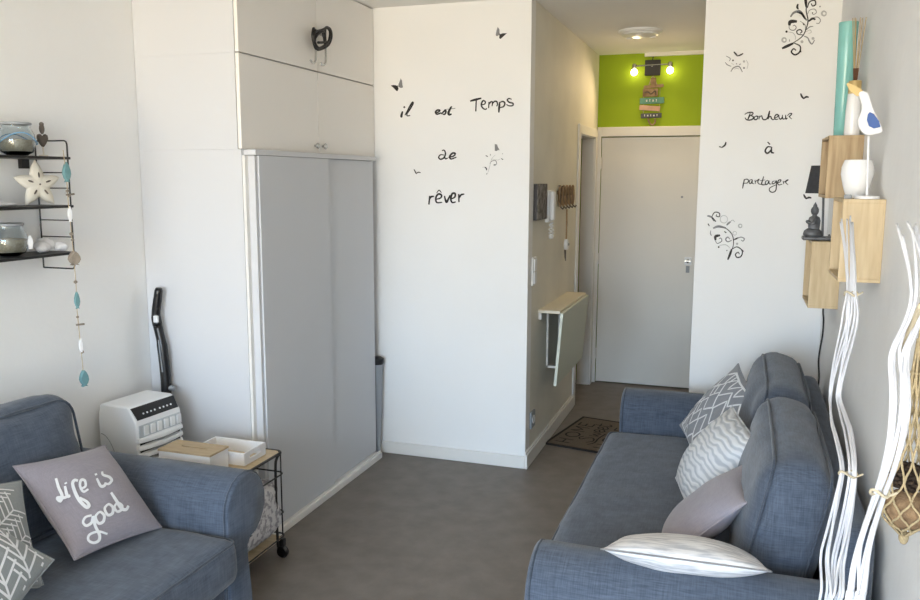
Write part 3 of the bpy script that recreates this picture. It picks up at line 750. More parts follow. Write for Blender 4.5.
decal('scroll_sticker', 'black and grey floral scroll sticker low beside the front door', 'wall sticker',
 [([(238,512),(258,462),(272,420)], 20), ([(262,450),(284,395),(286,335),(268,285),(218,242),(150,230)], 8), ([(268,424),(318,402),(362,436),(352,482),(318,492),(304,466),(326,448),(338,464)], 11), ([(132,345),(134,312),(172,302)], 24),
  ([(128,340),(148,372),(186,352),(178,326),(162,334)], 6), ([(272,345),(238,358),(220,336),(238,318),(256,336)], 11, g), ([(112,242),(160,226),(222,240)], 20, g), ([(120,182),(102,148),(126,106),(164,112),(166,142),(140,138),(144,122)], 9), ([(62,136),(84,140),(106,152)], 16, g), ([(104,148),(136,186)], 16),
  ([(286,342),(310,332),(330,322)], 12), ([(320,330),(352,318),(380,332),(368,352),(352,342)], 9, g), (ring(205,165,32), 6, l), ([(228,216),(246,198),(262,186)], 16, g), ([(246,198),(280,172),(298,190)], 6, l), (ring(345,222,14), 12, l), ([(68,202),(80,224)], 14), ([(92,262),(90,290),(100,306)], 9, g),
  ([(160,403)], 16), ([(208,268),(226,282)], 14), ([(362,428),(374,442)], 12), ([(230,433)], 12, g), ([(318,375)], 20, l), ([(160,390),(220,384),(256,410)], 6, l), ([(262,470),(270,440)], 14), (ring(298,285,16), 5, l)], 'y', 0, (700, 200), 8.57)
decal('scroll_sticker', 'faint grey scroll sticker with a small bird near the green wall', 'wall sticker',
 [([(338,118),(358,140),(376,162)], 17), ([(376,160),(404,150),(432,134)], 15), ([(308,316),(336,278),(390,266),(424,320)], 12, g), ([(340,292),(370,284),(392,292)], 7, l), ([(252,224),(274,248),(312,264)], 9, g), ([(292,212),(302,186),(262,160)], 8, g), ([(330,205)], 18), ([(392,250),(406,238)], 14, g), ([(440,280)], 20, g), ([(440,215)], 24, l), ([(366,238)], 12, g), ([(310,230),(340,250)], 6, l), ([(462,200),(480,240),(470,290)], 6, l)], 'y', 0, (700, 40), 10)
decal('scroll_sticker', 'small faint floral sticker with a butterfly right of the word de', 'wall sticker',
 [([(238,345),(262,314),(306,308),(320,344),(296,370)], 8, g), ([(284,362),(306,354)], 18), ([(178,384),(196,402),(200,424)], 15), ([(150,386),(180,386)], 5, g), ([(190,246),(214,260)], 15), ([(244,228),(246,248)], 11, g), ([(374,282),(398,296)], 14), ([(390,225)], 13, l), ([(206,456),(196,474)], 9, g), ([(210,470),(236,380),(262,285),(306,240)], 5, l), ([(262,290),(330,300),(362,290)], 5, l)], 'y', 0, (470, 135), 12,
 polys=[([(298,108),(324,114),(338,150),(356,184),(334,180),(326,192),(298,190)], 'decal_grey')])

# ------------------------------------------------------------------ hall: things on its left wall (x = 0)
def wp(px, py, x=0.0): return at(px, py, 'x', x)
t = thing('wall_picture', 'small grey canvas picture by the hall corner', 'picture', (.0, .23, 1.46))
MB().box((.001, .105, 1.462), (.022, .36, 1.672)).build('canvas_edge', M['slate'], t)
MB().box((.022, .107, 1.464), (.024, .358, 1.670)).build('canvas_face', M['picture'], t)
t = thing('intercom', 'white intercom handset with coiled cord on the hall wall', 'intercom', (.0, .46, 1.44))
MB().box((.001, .40, 1.436), (.028, .53, 1.632)).build('base', M['white_plastic'], t, bev=.006)
MB().box((.028, .41, 1.45), (.055, .465, 1.625)).build('handset', M['white_plastic'], t, bev=.01)
co = [Vector((.03+.012*math.cos(k*1.1), .46+.022*math.sin(k*1.1)*0+.03*math.sin(k/70*2*PI*1.0), 1.436-.10*math.sin(k/70*PI))) + Vector((0, .006*math.sin(k*1.1), 0)) for k in range(71)]
MB().tube(co, .003, 5).build('cord', M['white_plastic'], t, smooth=3)
# key hooks
t = thing('key_rack', 'rusty letter-shaped key rack above the folding table', 'key rack', (0, 1.0, 1.5))
MB().box((.002, .74, 1.60), (.012, 1.24, 1.625)).build('rail', M['sign_wood'], t, bev=.002)
for k in range(5):
    y = .78+k*.105
    pts = ring(0, 0, 1, 12)
    MB().tube([(.014, y+.038*a, 1.59+.065*b) for a, b in pts], .007, 6).build('letter', M['sign_wood'], t, smooth=3)
    MB().tube([(.012, y-.02, 1.66-.005*k % 3), (.013, y+.015, 1.52), (.03, y+.02, 1.505), (.036, y+.02, 1.52)], .006, 6).build('hook', M['wood_grey'], t, smooth=3)
t = thing('key_lanyard', 'keys on a long brown lanyard with white fob hanging from key rack', 'keys', (.03, .94, 1.2))
MB().tube([(.03, .93, 1.50), (.03, .93, 1.42), (.028, .935, 1.30)], .006, 6).build('strap', M['sign_wood'], t)
MB().lathe([(.002, -.012), (.034, -.012), (.038, 0), (.034, .012), (.002, .012)], (.03, .94, 1.262), 18, axis='x').build('fob', M['white_plastic'], t, smooth=.7)
MB().box((.043, .93, 1.255), (.046, .962, 1.27)).build('fob_mark', M['grey_plastic'], t)
MB().tube([(.025, .94, 1.225), (.025, .945, 1.15)], .004, 6).build('key', M['wood_grey'], t)
MB().tube([(.02, .93, 1.225), (.02, .955, 1.165)], .004, 6).build('key', M['wood_grey'], t)
a = wp(533, 257); b = wp(533, 285)
t = thing('light_switch', 'cream double light switch plate by the hall corner', 'switch', (0, .12, b.z))
MB().box((.001, .075, b.z), (.012, .165, a.z)).build('plate', M['trim'], t, bev=.003)
MB().box((.012, .09, b.z+.012), (.018, .15, (a.z+b.z)/2-.004)).build('rocker', M['white_plastic'], t, bev=.002)
MB().box((.012, .09, (a.z+b.z)/2+.004), (.018, .15, a.z-.012)).build('rocker', M['white_plastic'], t, bev=.002)
a = wp(531, 411); b = wp(531, 427)
t = thing('wall_socket', 'grey power socket low on the hall wall above the baseboard', 'socket', (0, .14, b.z))
MB().box((.001, .09, b.z), (.014, .185, a.z)).build('plate', M['grey_plastic'], t, bev=.004)
MB().lathe([(.026, 0), (.026, .004), (.022, .004), (.022, 0)], (.014, .137, (a.z+b.z)/2), 18, axis='x').build('socket_ring', M['trim'], t, smooth=.5)
# folding table
TZ, TY0, TY1 = .912, .27, 1.14
t = thing('folding_table', 'cream wall-mounted folding table with its leaf hanging down', 'table', (0, .72, .45))
MB().box((.0, TY0, TZ-.018), (.135, TY1, TZ)).build('top', M['table_edge'], t, bev=.002)
lf = MB().box((0, TY0, -.455), (.018, TY1, 0)); R_ = Matrix.Rotation(.075, 4, 'Y')
lf.map(lambda p: R_ @ p + Vector((.138, 0, TZ-.012))).build('leaf', M['leaf_table'], t, bev=.002)
MB().box((.001, TY0+.24, .50), (.012, TY0+.27, TZ-.018)).box((.09, TY0+.24, .50), (.104, TY0+.27, TZ-.03)).box((.001, TY0+.24, .50), (.104, TY0+.27, .515)).build('bracket', M['trim'], t)
MB().box((.001, TY1-.27, .50), (.012, TY1-.24, TZ-.018)).box((.09, TY1-.27, .50), (.104, TY1-.24, TZ-.03)).box((.001, TY1-.27, .50), (.104, TY1-.24, .515)).build('bracket', M['trim'], t)
MB().box((.0, TY0+.012, TZ-.06), (.018, TY0+.04, TZ-.018)).build('wall_cleat', M['trim'], t)
MB().box((.118, TY1-.04, .60), (.128, TY1-.01, .63)).build('catch', M['black'], t)
# doormat
mm = frame((.285, .775, 0), (math.sin(.19), math.cos(.19), 0), (-math.cos(.19), math.sin(.19), 0))
mt_ = thing('doormat', 'tan doormat lettered HOME Sweet HOME on the hall floor', 'doormat', (.285, .775, 0), world=False, matrix=mm)
MB().box((-.34, -.215, .001), (.34, .215, .009)).build('mat_body', M['mat_tan'], mt_)
bd = MB()
for a, b in (((-.345, -.22), (.345, -.203)), ((-.345, .203), (.345, .22)), ((-.345, -.203), (-.328, .203)), ((.328, -.203), (.345, .203))): bd.box((a[0], a[1], .001), (b[0], b[1], .0105))
bd.build('border', M['mat_dark'], mt_)
def flat_strokes(S, fn, z):
    m = MB()
    for pts, wd in S:
        prs = stroke2d([fn(*p) for p in pts], wd, 5, .85); k = len(m.v)
        for a, b in prs: m.v += [(a.x, a.y, z), (b.x, b.y, z)]
        for i in range(len(prs)-1): m.f.append((k+2*i, k+2*i+1, k+2*i+3, k+2*i+2))
    return m
HOME = [[((0,0),(0,1)), ((.6,0),(.6,1)), ((0,.5),(.6,.5))], [tuple(ring(.4, .5, .45, 10))], [((0,0),(0,1)), ((0,1),(.4,.3)), ((.4,.3),(.8,1)), ((.8,1),(.8,0))], [((0,0),(0,1)), ((0,1),(.55,1)), ((0,.5),(.45,.5)), ((0,0),(.55,0))]]
def mat_home(y0, nm):
    S = []
    for i, Lt in enumerate(HOME):
        for pl_ in Lt: S.append(([(a*.115+i*.135, b*.10) for a, b in pl_], .013))
    flat_strokes(S, lambda a, b: (-.265+a, y0+b), .0098).build(nm, M['mat_dark'], mt_)
mat_home(.075, 'lettering'); mat_home(-.185, 'lettering')
SW = [[(60,14),(40,22),(25,12),(45,-2),(55,-22),(25,-34),(0,-18)], [(75,0),(85,-30),(98,-6),(110,-30),(122,2)], [(130,-18),(152,-10),(150,4),(136,2),(130,-18),(146,-32),(162,-22)], [(166,-18),(188,-10),(186,4),(172,2),(166,-18),(182,-32),(200,-20)], [(212,26),(206,-20),(220,-32),(234,-20)], [(196,6),(232,10)], [(-20,-30),(10,-44),(60,-40),(120,-44)]]
fs = MB()
for s in SW:
    prs = stroke2d([(-.2+a*.0019, .02+b*.0019) for a, b in s], .011, 5, .8); k = len(fs.v)
    for a, b in prs: fs.v += [(a.x, a.y, .0104), (b.x, b.y, .0104)]
    for i in range(len(prs)-1): fs.f.append((k+2*i, k+2*i+1, k+2*i+3, k+2*i+2))
fs.build('script_lettering', M['mat_dark'], mt_)

# ------------------------------------------------------------------ hall: ceiling rose lamp, twin spot, sign
c = Vector((.442, 1.22, ZC))
t = thing('ceiling_lamp', 'round white flush ceiling fitting in the hallway', 'ceiling lamp', (c.x, c.y, ZC-.04))
MB().lathe([(.145, 0), (.145, -.012), (.132, -.022), (.125, -.022)], tuple(c), 32).build('rim', M['white_plastic'], t, smooth=.6)
MB().lathe([(.125, -.010), (.118, -.030), (.07, -.040), (.002, -.042)], tuple(c), 32).build('diffuser', M['white_plastic'], t, smooth=.8)
for k in range(3):
    a = k*2.1+.5; MB().box((c.x+.09*math.cos(a)-.02, c.y+.09*math.sin(a)-.006, ZC-.046), (c.x+.09*math.cos(a)+.02, c.y+.09*math.sin(a)+.006, ZC-.030)).build('clip', M['trim'], t, bev=.003)
M['bulb'] = mat('lit_bulb', (255, 240, 200), .5, emit=((1, .83, .5), 14))
a, b = at(645, 60, 'y', YD-.03), at(660, 75, 'y', YD-.03)
t = thing('spot_lamp', 'black square wall lamp with two lit bulbs on the green wall', 'wall lamp', (.42, YD, b.z))
MB().box((a.x, YD-.028, b.z), (b.x, YD-.001, a.z)).build('wall_plate', M['slate'], t, bev=.003)
zc_ = (a.z+b.z)/2+.012
MB().tube([(a.x-.085, YD-.055, zc_), (b.x+.085, YD-.055, zc_+.006)], .006, 8).build('bar', M['chrome'], t)
MB().tube([((a.x+b.x)/2, YD-.028, zc_), ((a.x+b.x)/2, YD-.055, zc_)], .008, 8).build('bar_mount', M['chrome'], t)
for px, py in ((634, 72), (670, 70)):
    p = at(px, py, 'y', YD-.075)
    MB().lathe([(.017, .018), (.020, .030), (.016, .058), (.006, .062)], (p.x, YD-.06, p.z+.004), 14).build('socket', M['chrome'], t, smooth=.7)
    MB().ico((p.x, YD-.062, p.z), .026, 2, (1, 1, 1.1)).build('bulb', M['bulb'], t, smooth=3)
    ld = bpy.data.lights.new('bulb_light', 'SPOT'); ld.energy = 10; ld.spot_size = 2.7; ld.spot_blend = .9; ld.color = (1, .72, .40); ld.shadow_soft_size = .03
    lo = bpy.data.objects.new('bulb_light', ld); COL.objects.link(lo); lo.parent = t; lo.location = Vector((p.x, YD-.10, p.z-.01))-OFF[t.name]; lo.rotation_euler = (-.75, 0, 0)
MB().tube([(.42, YD-.008, a.z), (.425, YD-.01, ZC-.03)], .004, 6).build('cable', M['black'], t)
# hanging beach sign
SY = YD-.012
t = thing('hanging_sign', 'stack of small driftwood plaques hanging under the wall lamp', 'sign', (.43, YD, 2.12))
def plq(x0, y0, x1, y1, tilt, mk, nm='plaque'):
    a, b = at(x0, y0, 'y', SY), at(x1, y1, 'y', SY); cx_, cz_ = (a.x+b.x)/2, (a.z+b.z)/2
    o = MB().box((-abs(b.x-a.x)/2, -.007, -abs(b.z-a.z)/2), (abs(b.x-a.x)/2, .007, abs(b.z-a.z)/2))
    R2 = Matrix.Rotation(tilt, 4, 'Y'); o.map(lambda p: R2 @ p + Vector((cx_, SY-.002, cz_)))
    return o.build(nm, M[mk], t, bev=.003), cx_, cz_, R2
plq(644, 85.2, 663.5, 87.6, -.06, 'sign_wood'); plq(643, 89, 658, 96.5, 0, 'sign_wood', 'anchor_plaque')
tp = plq(640, 98, 664, 103.5, -.02, 'sign_teal'); pk = plq(639.5, 106, 660, 110.5, .09, 'sign_pink'); gp = plq(641, 113.5, 661.5, 117.8, -.02, 'sign_grey')
plq(651, 78, 656, 85, .0, 'sign_wood', 'hanger_block')
def ptext(host, letters, cx_, cz_, wdt, h, mk):
    m = MB(); n = len(letters); st = wdt/n
    for i, ch in enumerate(letters):
        for ln in ch:
            prs = stroke2d([(cx_-wdt/2+st*(i+.15+.6*a), cz_-h/2+h*b) for a, b in ln], .005, 3, .9); k = len(m.v)
            for a, b in prs: m.v += [(a.x, SY-.0105, a.y), (b.x, SY-.0105, b.y)]
            for q in range(len(prs)-1): m.f.append((k+2*q, k+2*q+1, k+2*q+3, k+2*q+2))
    m.build('lettering', M[mk], host)
Bq = [((0,0),(0,1)), ((0,1),(.8,.85),(.7,.55),(0,.5)), ((0,.5),(.9,.35),(.8,.05),(0,0))]; Eq = [((0,0),(0,1)), ((0,1),(.8,1)), ((0,.5),(.7,.5)), ((0,0),(.8,0))]
Aq = [((0,0),(.45,1)), ((.45,1),(.9,0)), ((.2,.4),(.7,.4))]; Cq = [((.9,.9),(.3,1),(0,.5),(.3,0),(.9,.1))]; Hq = [((0,0),(0,1)), ((.8,0),(.8,1)), ((0,.5),(.8,.5))]
Iq = [((.4,.1),(.4,.9)), ((.1,.9),(.7,.9))]; Jq = [((.2,.1),(.2,.9)), ((.6,.1),(.6,.9)), ((.2,.5),(.6,.5))]   # the painted letters are too small to read: plain marks
ptext(tp[0], [Jq, Iq, Jq, Iq], tp[1], tp[2], .10, .020, 'print_white'); ptext(gp[0], [Iq, Jq, Iq, Jq, Iq], gp[1], gp[2], .12, .016, 'print_white')
for px in (644, 660): 
    a, b = at(px, 86, 'y', SY), at(px-1, 118, 'y', SY); MB().tube([(a.x, SY+.007, a.z), (b.x, SY+.007, b.z)], .0018, 5).build('cord', M['string'], t)
a = at(653, 76, 'y', SY); MB().tube(cr_spline([(at(649, 85, 'y', SY).x, SY, at(649, 85, 'y', SY).z), tuple(a), (at(657, 85, 'y', SY).x, SY, at(657, 85, 'y', SY).z)]), .003, 5).build('hanging_loop', M['string'], t)
aq = [at(x, y, 'y', SY-.002) for x, y in ((648,117),(649,122),(652,125),(655,122.5),(655,118.5))]
MB().tube(cr_spline(aq), .007, 7).build('hook_charm', M['sign_wood'], t, smooth=3)
aq = [at(x, y, 'y', SY-.009) for x, y in ((644,93),(648,92),(651,94),(655,91),(656,95))]
MB().tube(cr_spline(aq), .005, 6).build('anchor_mark', M['wood_grey'], t, smooth=3)

# ------------------------------------------------------------------ wooden box shelves on the right wall
def crate(label, y0, y1, z0, z1, xf, mk):
    t = thing('box_shelf', label, 'shelf', ((xf+XR)/2, (y0+y1)/2, z0), group='wooden box shelves'); k = .011
    MB().box((xf, y0, z0+k), (XR-.006, y0+k, z1-k)).build('side_board', M[mk], t, bev=.001)
    MB().box((xf, y1-k, z0+k), (XR-.006, y1, z1-k)).build('side_board', M[mk], t, bev=.001)
    MB().box((xf, y0, z0), (XR-.006, y1, z0+k)).build('bottom_board', M[mk], t, bev=.001)
    MB().box((xf, y0, z1-k), (XR-.006, y1, z1)).build('top_board', M[mk], t, bev=.001)
    MB().box((XR-.006, y0, z0), (XR-.001, y1, z1)).build('back_board', M[mk], t)
    return t
ZB, ZA, ZCx = 1.642, 1.864, 1.436
crate('near pale wooden box shelf carrying the white vase', -1.762, -1.47, 1.386, ZB, 1.437, 'pine')
crate('upper darker wooden box shelf carrying the teal tube vase', -1.160, -.86, 1.632, ZA, 1.437, 'pine_dark')
crate('far low wooden box shelf carrying the seated statue lamp', -.700, -.36, 1.146, ZCx, 1.436, 'pine')
# on the upper box
MB().lathe([(.026, 0), (.028, .004), (.034, .40), (.035, .425), (.032, .425), (.030, .40), (.024, .01), (.002, .008)], (0, 0, 0), 28).map(lambda p: Vector((1.491+p.x-.0*p.z, -1.02+p.y, ZA+.001+p.z))).one('tube_vase', M['teal'], 'tall teal glass tube vase on the upper box shelf', 'vase', smooth=.6)
t = thing('reed_diffuser', 'white bottle reed diffuser with gold collar on the upper box shelf', 'diffuser', (1.517, -1.115, ZA+.001))
bx, by = 1.517, -1.115
MB().lathe([(.026, 0), (.0275, .004), (.0255, .10), (.0225, .150), (.0205, .158)], (bx, by, ZA+.001), 24).build('bottle', M['white_ceramic'], t, smooth=.6)
MB().lathe([(.0215, .146), (.0225, .150), (.0225, .192), (.0205, .196), (.012, .196)], (bx, by, ZA+.004), 24).build('collar', M['gold'], t, smooth=.6)
for k, (dx, dy) in enumerate(((-.022, .0), (-.010, .012), (.002, -.006), (.010, .01), (.020, -.004), (-.016, -.01))):
    rs = MB().tube([(bx+dx*.15, by+dy*.15, ZA+.19), (bx+dx*1.05, by+dy, ZA+.425)], .0016, 5).build('reed', M['reed'], t)
    MB().tube([(bx+dx*.2, by+dy*.2, ZA+.197), (bx+dx*.36, by+dy*.36, ZA+.245)], .0026, 5).build('reed_sleeve', M['reed_tip'], rs)
# on the near box
vx, vy = 1.487, -1.655
MB().lathe([(.026, 0), (.03, .003), (.040, .035), (.049, .075), (.048, .098), (.040, .120), (.037, .121), (.036, .118), (.044, .095), (.045, .075), (.036, .035), (.022, .012), (.002, .011)], (vx, vy-.0+.03, ZB+.001), 28).one('round_vase', M['white_ceramic'], 'white rounded ceramic vase on the near box shelf', 'vase', smooth=.8)
t = thing('bird_ornament', 'white bird ornament with blue wing on a thin rod stand', 'ornament', (1.507, -1.722, ZB+.001))
ox, oy = 1.507, -1.722
MB().lathe([(.036, 0), (.036, .007), (.033, .009), (.004, .010)], (ox, oy, ZB+.001), 24).build('base', M['white_matt'], t, smooth=.5)
MB().tube([(ox, oy, ZB+.009), (ox-.008, oy, ZB+.19)], .0038, 8).build('rod', M['white_matt'], t, smooth=.8)
bird = [(859,93),(860,99),(862,106),(861,113),(858,121),(860,129),(867,135),(876,134),(883,131),(879,120),(874,110),(871,101),(868,93),(863,91)]
bp_ = [at(a, b, 'y', oy-.009) for a, b in bird]
bc = sum(bp_, Vector())/len(bp_)
MB().prism([bc+(p-bc)*1.0 for p in cr_spline(bp_, 3, True)], (0, .018, 0)).build('body', M['white_matt'], t, bev=.005)
wg = [(868,114),(870,112),(874,114),(879,121),(880.5,127),(874,128.5),(869,126),(867,120)]
MB().prism([at(a, b, 'y', oy-.013) for a, b in wg], (0, .004, 0)).build('wing', M['blue_wing'], t, bev=.001)
bk = [at(a, b, 'y', oy-.002) for a, b in ((846.5,84),(848,82.5),(855,86),(862,89.5),(864,93),(862,96.5),(857,96),(850,91))]
MB().prism(bk, (0, .005, 0)).build('beak', M['gold'], t)
MB().lathe([(.010, 0), (.011, .002), (.011, .011), (.009, .013)], (1.452, -1.735, ZB+.001), 16).one('tealight', M['grey_plastic'], 'tiny glass candle holder beside the bird stand', 'candle holder', smooth=.5)
# statue lamp on the far box
t = thing('statue_lamp', 'grey seated statue lamp with charcoal shade on the far low box shelf', 'lamp', (1.47, -.60, ZCx+.001))
LX, LY, LZ = 1.462, -.60, ZCx+.001
MB().box((LX-.060, LY-.045, LZ), (LX+.065, LY+.045, LZ+.016)).build('base', M['buddha'], t, bev=.005)
st = MB().lathe([(.034, .016), (.040, .024), (.036, .040), (.024, .050)], (LX-.018, LY, LZ), 18, 1, .8)
st.build('legs', M['buddha'], t, smooth=.9)
MB().lathe([(.022, .040), (.024, .055), (.026, .085), (.021, .100), (.010, .106), (.009, .114)], (LX-.014, LY, LZ), 16, 1, .75).build('torso', M['buddha'], t, smooth=.9)
MB().tube(cr_spline([(LX-.006, LY-.022, LZ+.096), (LX-.024, LY-.028, LZ+.072), (LX-.044, LY-.006, LZ+.082)]), [.009]*6+[.008]*6+[.006], 8).build('arm', M['buddha'], t, smooth=3)
MB().tube(cr_spline([(LX-.006, LY+.022, LZ+.096), (LX-.024, LY+.028, LZ+.072), (LX-.044, LY+.006, LZ+.082)]), [.009]*6+[.008]*6+[.006], 8).build('arm', M['buddha'], t, smooth=3)
hd = MB().lathe([(.005, .108), (.013, .114), (.0165, .124), (.0165, .134), (.013, .142), (.009, .146), (.008, .152), (.004, .160), (.001, .166)], (LX-.014, LY, LZ), 16).build('head', M['buddha'], t, smooth=.9)
MB().tube([(LX+.024, LY+.01, LZ+.014), (LX+.016, LY+.01, LZ+.23)], .005, 8).build('rod', M['buddha'], t)
sh = MB().lathe([(.064, .205), (.046, .325), (.043, .325), (.061, .205)], (LX+.006, LY+.01, LZ), 28); sh.build('shade', M['shade'], t, smooth=.6)
cord = [at(x, y, 'x', XR-.006) for x, y in ((823.5, 305), (823.5, 320), (822.5, 335), (819.8, 350), (818.5, 362), (819, 378), (817.5, 392), (816.5, 405))]
cord = [(LX+.05, LY+.02, LZ+.012), (XR-.012, -.30, LZ), (XR-.008, -.30, 1.3)] + [tuple(p) for p in cord]
cord = [(LX+.05, LY+.045, LZ+.008), (XR-.02, -.35, LZ+.006), (XR-.008, -.34, LZ-.06), tuple(at(823.5, 305, 'x', XR-.006))] + cord[4:]
MB().tube(cr_spline(cord, 4), .004, 6).build('cable', M['black'], t, smooth=3)

# ------------------------------------------------------------------ willow bundles
def willow(name, label, path, spread, nbr, tie_px, seed):
    rnd = random.Random(seed)
    base = path[0]
    t = thing(name, label, 'branches', tuple(base), group='white willow branch bundles')
    C_ = cr_spline(path, 8)
    for b in range(nbr):
        a0 = rnd.uniform(0, 2*PI); rr = .55+.45*math.sqrt(rnd.random()); a0 = b*2*PI/nbr+rnd.uniform(-.3,.3); tw = rnd.uniform(-2.2, 2.2); pts = []; rad = []
        cut = rnd.randint(0, 5) ; N = len(C_)-cut
        for i in range(N):
            s = i/(len(C_)-1); sp = spread(s)*rr
            an = a0+tw*s*2.2+.5*math.sin(5*s+b)
            p = C_[i]
            pts.append((p.x+math.cos(an)*sp*.8, p.y+math.sin(an)*sp*.35, p.z+.0)); rad.append(.0036-.0012*s)
        MB().tube(pts, rad, 6).build('branch', M['willow'], t, smooth=3)
    for i_s in tie_px:
        i = int(i_s*(len(C_)-1)); p = C_[i]; r = spread(i_s)*.9+.004
        q = [(p.x+r*.85*math.cos(k*PI/8), p.y+r*.42*math.sin(k*PI/8), p.z+.006*math.sin(k*PI/4)) for k in range(16)]
        MB().tube(q, .003, 5, closed=True).build('tie', M['raffia'], t, smooth=3)
        MB().tube([q[15], (q[15][0]+.012, q[15][1]-.01, q[15][2]+.012)], .002, 5).build('tie_end', M['raffia'], t)
    return t
P1 = [(838,600),(835,560),(842,520),(853,470),(850,440),(846,420),(840,400),(838,370),(846,340),(857,310),(850,290),(850,260),(849,235),(848,210)]
xs1 = lambda i, n: 1.395+.035*i/(n-1)
pp = [(828,620),(832,590),(832,560),(838,530),(844,500),(848,470),(844,440),(838,415),(835,395),(839,370),(845,345),(850,320),(851,290),(850,260),(848,235),(846,210)]
path = [at(x, y, 'x', 1.385+.05*i/(len(pp)-1)) for i, (x, y) in enumerate(pp)]
b0 = path[0]; path = [Vector((b0.x-.0, b0.y-.08, .004)), Vector((b0.x, b0.y-.05, .3))] + path
def sp1(s): return .012 + .030*max(0, math.sin((s*1.0)*PI*1.15))**2*(1 if s < .8 else .4) + (.01*max(0, s-.9)*10) + .012*(s < .2)
def spr(s):
    k = [(0, .024), (.14, .030), (.25, .036), (.41, .020), (.5, .030), (.59, .018), (.70, .024), (.78, .026), (.82, .016), (.92, .018), (1, .026)]
    for (a, va), (b, vb) in zip(k, k[1:]):
        if s <= b: return va+(vb-va)*(s-a)/(b-a)
    return k[-1][1]
willow('willow_bundle', 'bundle of white willow branches standing in front of the long sofa\'s back', path, spr, 10, (.41, .82), 3)
pp = [(852,620),(856,590),(860,560),(867,530),(877,500),(888,470),(896,440),(900,410),(900,385),(899,365),(901,350),(907,335),(914,318),(918,300),(918,270),(915,245),(910,222)]
path = [at(x, y, 'x', 1.385+.045*i/(len(pp)-1)) for i, (x, y) in enumerate(pp)]
b0 = path[0]; path = [Vector((b0.x, b0.y+.10, .004)), Vector((b0.x, b0.y+.06, .4))] + path
def spr2(s):
    k = [(0, .022), (.2, .026), (.35, .015), (.5, .020), (.65, .020), (.75, .016), (.85, .014), (1, .034)]
    for (a, va), (b, vb) in zip(k, k[1:]):
        if s <= b: return va+(vb-va)*(s-a)/(b-a)
    return k[-1][1]
willow('willow_bundle', 'bundle of white willow branches at the photo\'s right edge before the hanging net', path, spr2, 9, (.35,), 5)

# ------------------------------------------------------------------ rope net with ball and cone on the right wall
NX = 1.497
nb = at(906, 509, 'x', NX); R0 = .046
MB().ico(tuple(nb), R0-.003, 3).one('woven_ball', M['coco'], 'brown woven ball at the bottom of the hanging rope net', 'ball', smooth=3)
pc = at(908, 477, 'x', NX)
cm = MB()
for i in range(70):
    zf = 1-2*(i+.5)/70; a = i*2.39996; r = math.sqrt(1-zf*zf)
    cm.ico((pc.x+.030*r*math.cos(a), pc.y+.030*r*math.sin(a), pc.z+.028*zf), .0085, 1, (1, 1, .6))
cm.ico(tuple(pc), .028, 2)
cm.one('pine_cone', M['cone'], 'dark pine cone above the ball in the rope net', 'pine cone', smooth=3)
t = thing('rope_net', 'jute rope net hanging on the right wall at the photo\'s right edge', 'net', (NX, nb.y, nb.z-.06))
prof = [(.006, nb.z-R0-.012), (.022, nb.z-.042), (.042, nb.z-.022), (R0+.002, nb.z+.002), (.044, nb.z+.03), (.036, nb.z+.065), (.027, nb.z+.11), (.021, nb.z+.16), (.016, nb.z+.22), (.010, nb.z+.29), (.005, nb.z+.36)]
def ringpt(k, i, h):
    r, z = prof[i]; a = (k+(.5 if i % 2 else 0)*1)*2*PI/8+h
    return Vector((NX+r*math.cos(a), nb.y+r*math.sin(a), z))
for k in range(8):
    MB().tube(cr_spline([ringpt(k, i, 0) if i % 2 == 0 else ringpt(k, i, 0) for i in range(len(prof))], 3), .0024, 5).build('rope', M['rope'], t, smooth=3)
    MB().tube(cr_spline([ringpt(k if i % 2 == 0 else k-1, i, 0) for i in range(len(prof))], 3), .0024, 5).build('rope', M['rope'], t, smooth=3)
MB().ico((NX, nb.y, nb.z-R0-.016), .010, 2, (1, 1, 1.6)).build('knot', M['rope'], t, smooth=3)
for k in range(8):
    i = 9; p = ringpt(k, i, 0); MB().ico(tuple(p), .0045, 1).build('knot', M['rope'], t, smooth=3)
MB().tube(cr_spline([(NX, nb.y, nb.z+.34), (NX+.004, nb.y-.01, nb.z+.46), (NX+.03, nb.y-.02, nb.z+.60), (XR-.004, nb.y-.02, nb.z+.66)]), .006, 7).build('hanging_rope', M['rope'], t, smooth=3)
wr_ = [at(x, y, 'x', 1.42) for x, y in ((901, 350), (906, 338), (912, 325), (917, 314), (921, 305))]
wt = MB().tube(cr_spline(wr_, 4), .0045, 6)
wt.one('twine_strip', M['raffia'], 'frayed twine strip tied round the right-edge willow bundle', 'twine', smooth=3)

# ------------------------------------------------------------------ wire shelf on the left wall
SXF, SY1, SY0 = -1.328, -1.985, -2.62
t = thing('wire_shelf', 'black wire wall shelf with three thin black boards', 'shelf', (XL, SY1, 1.34))
SZ = (1.780, 1.595, 1.413)
for z in SZ: MB().box((XL+.006, SY0, z-.010), (SXF, SY1, z)).build('board', M['black'], t, bev=.002)
for yl in (-2.005, -2.55):
    x0, x1 = XL+.006, -1.335
    m = MB().tube(cr_spline([(x0, yl+.012, 1.345), (x0, yl+.012, 1.842)], 2), .0032, 6)
    m.build('ladder_rail', M['black'], t)
    MB().tube([(x0, yl+.012, 1.842), (x1-.012, yl+.012, 1.842), (x1-.004, yl+.012, 1.838), (x1, yl+.012, 1.828), (x1, yl+.012, 1.36), (x1-.004, yl+.012, 1.348), (x1-.012, yl+.012, 1.345), (x0, yl+.012, 1.345)], .0032, 6).build('ladder_rail', M['black'], t, smooth=3)
    for z in (1.72, 1.66, 1.535, 1.47): MB().tube([(x0, yl+.012, z), (x1, yl+.012, z)], .0025, 6).build('rung', M['black'], t)
MB().box((XL+.001, -2.075, 1.735), (XL+.02, -2.04, 1.770)).build('wall_clip', M['black'], t)
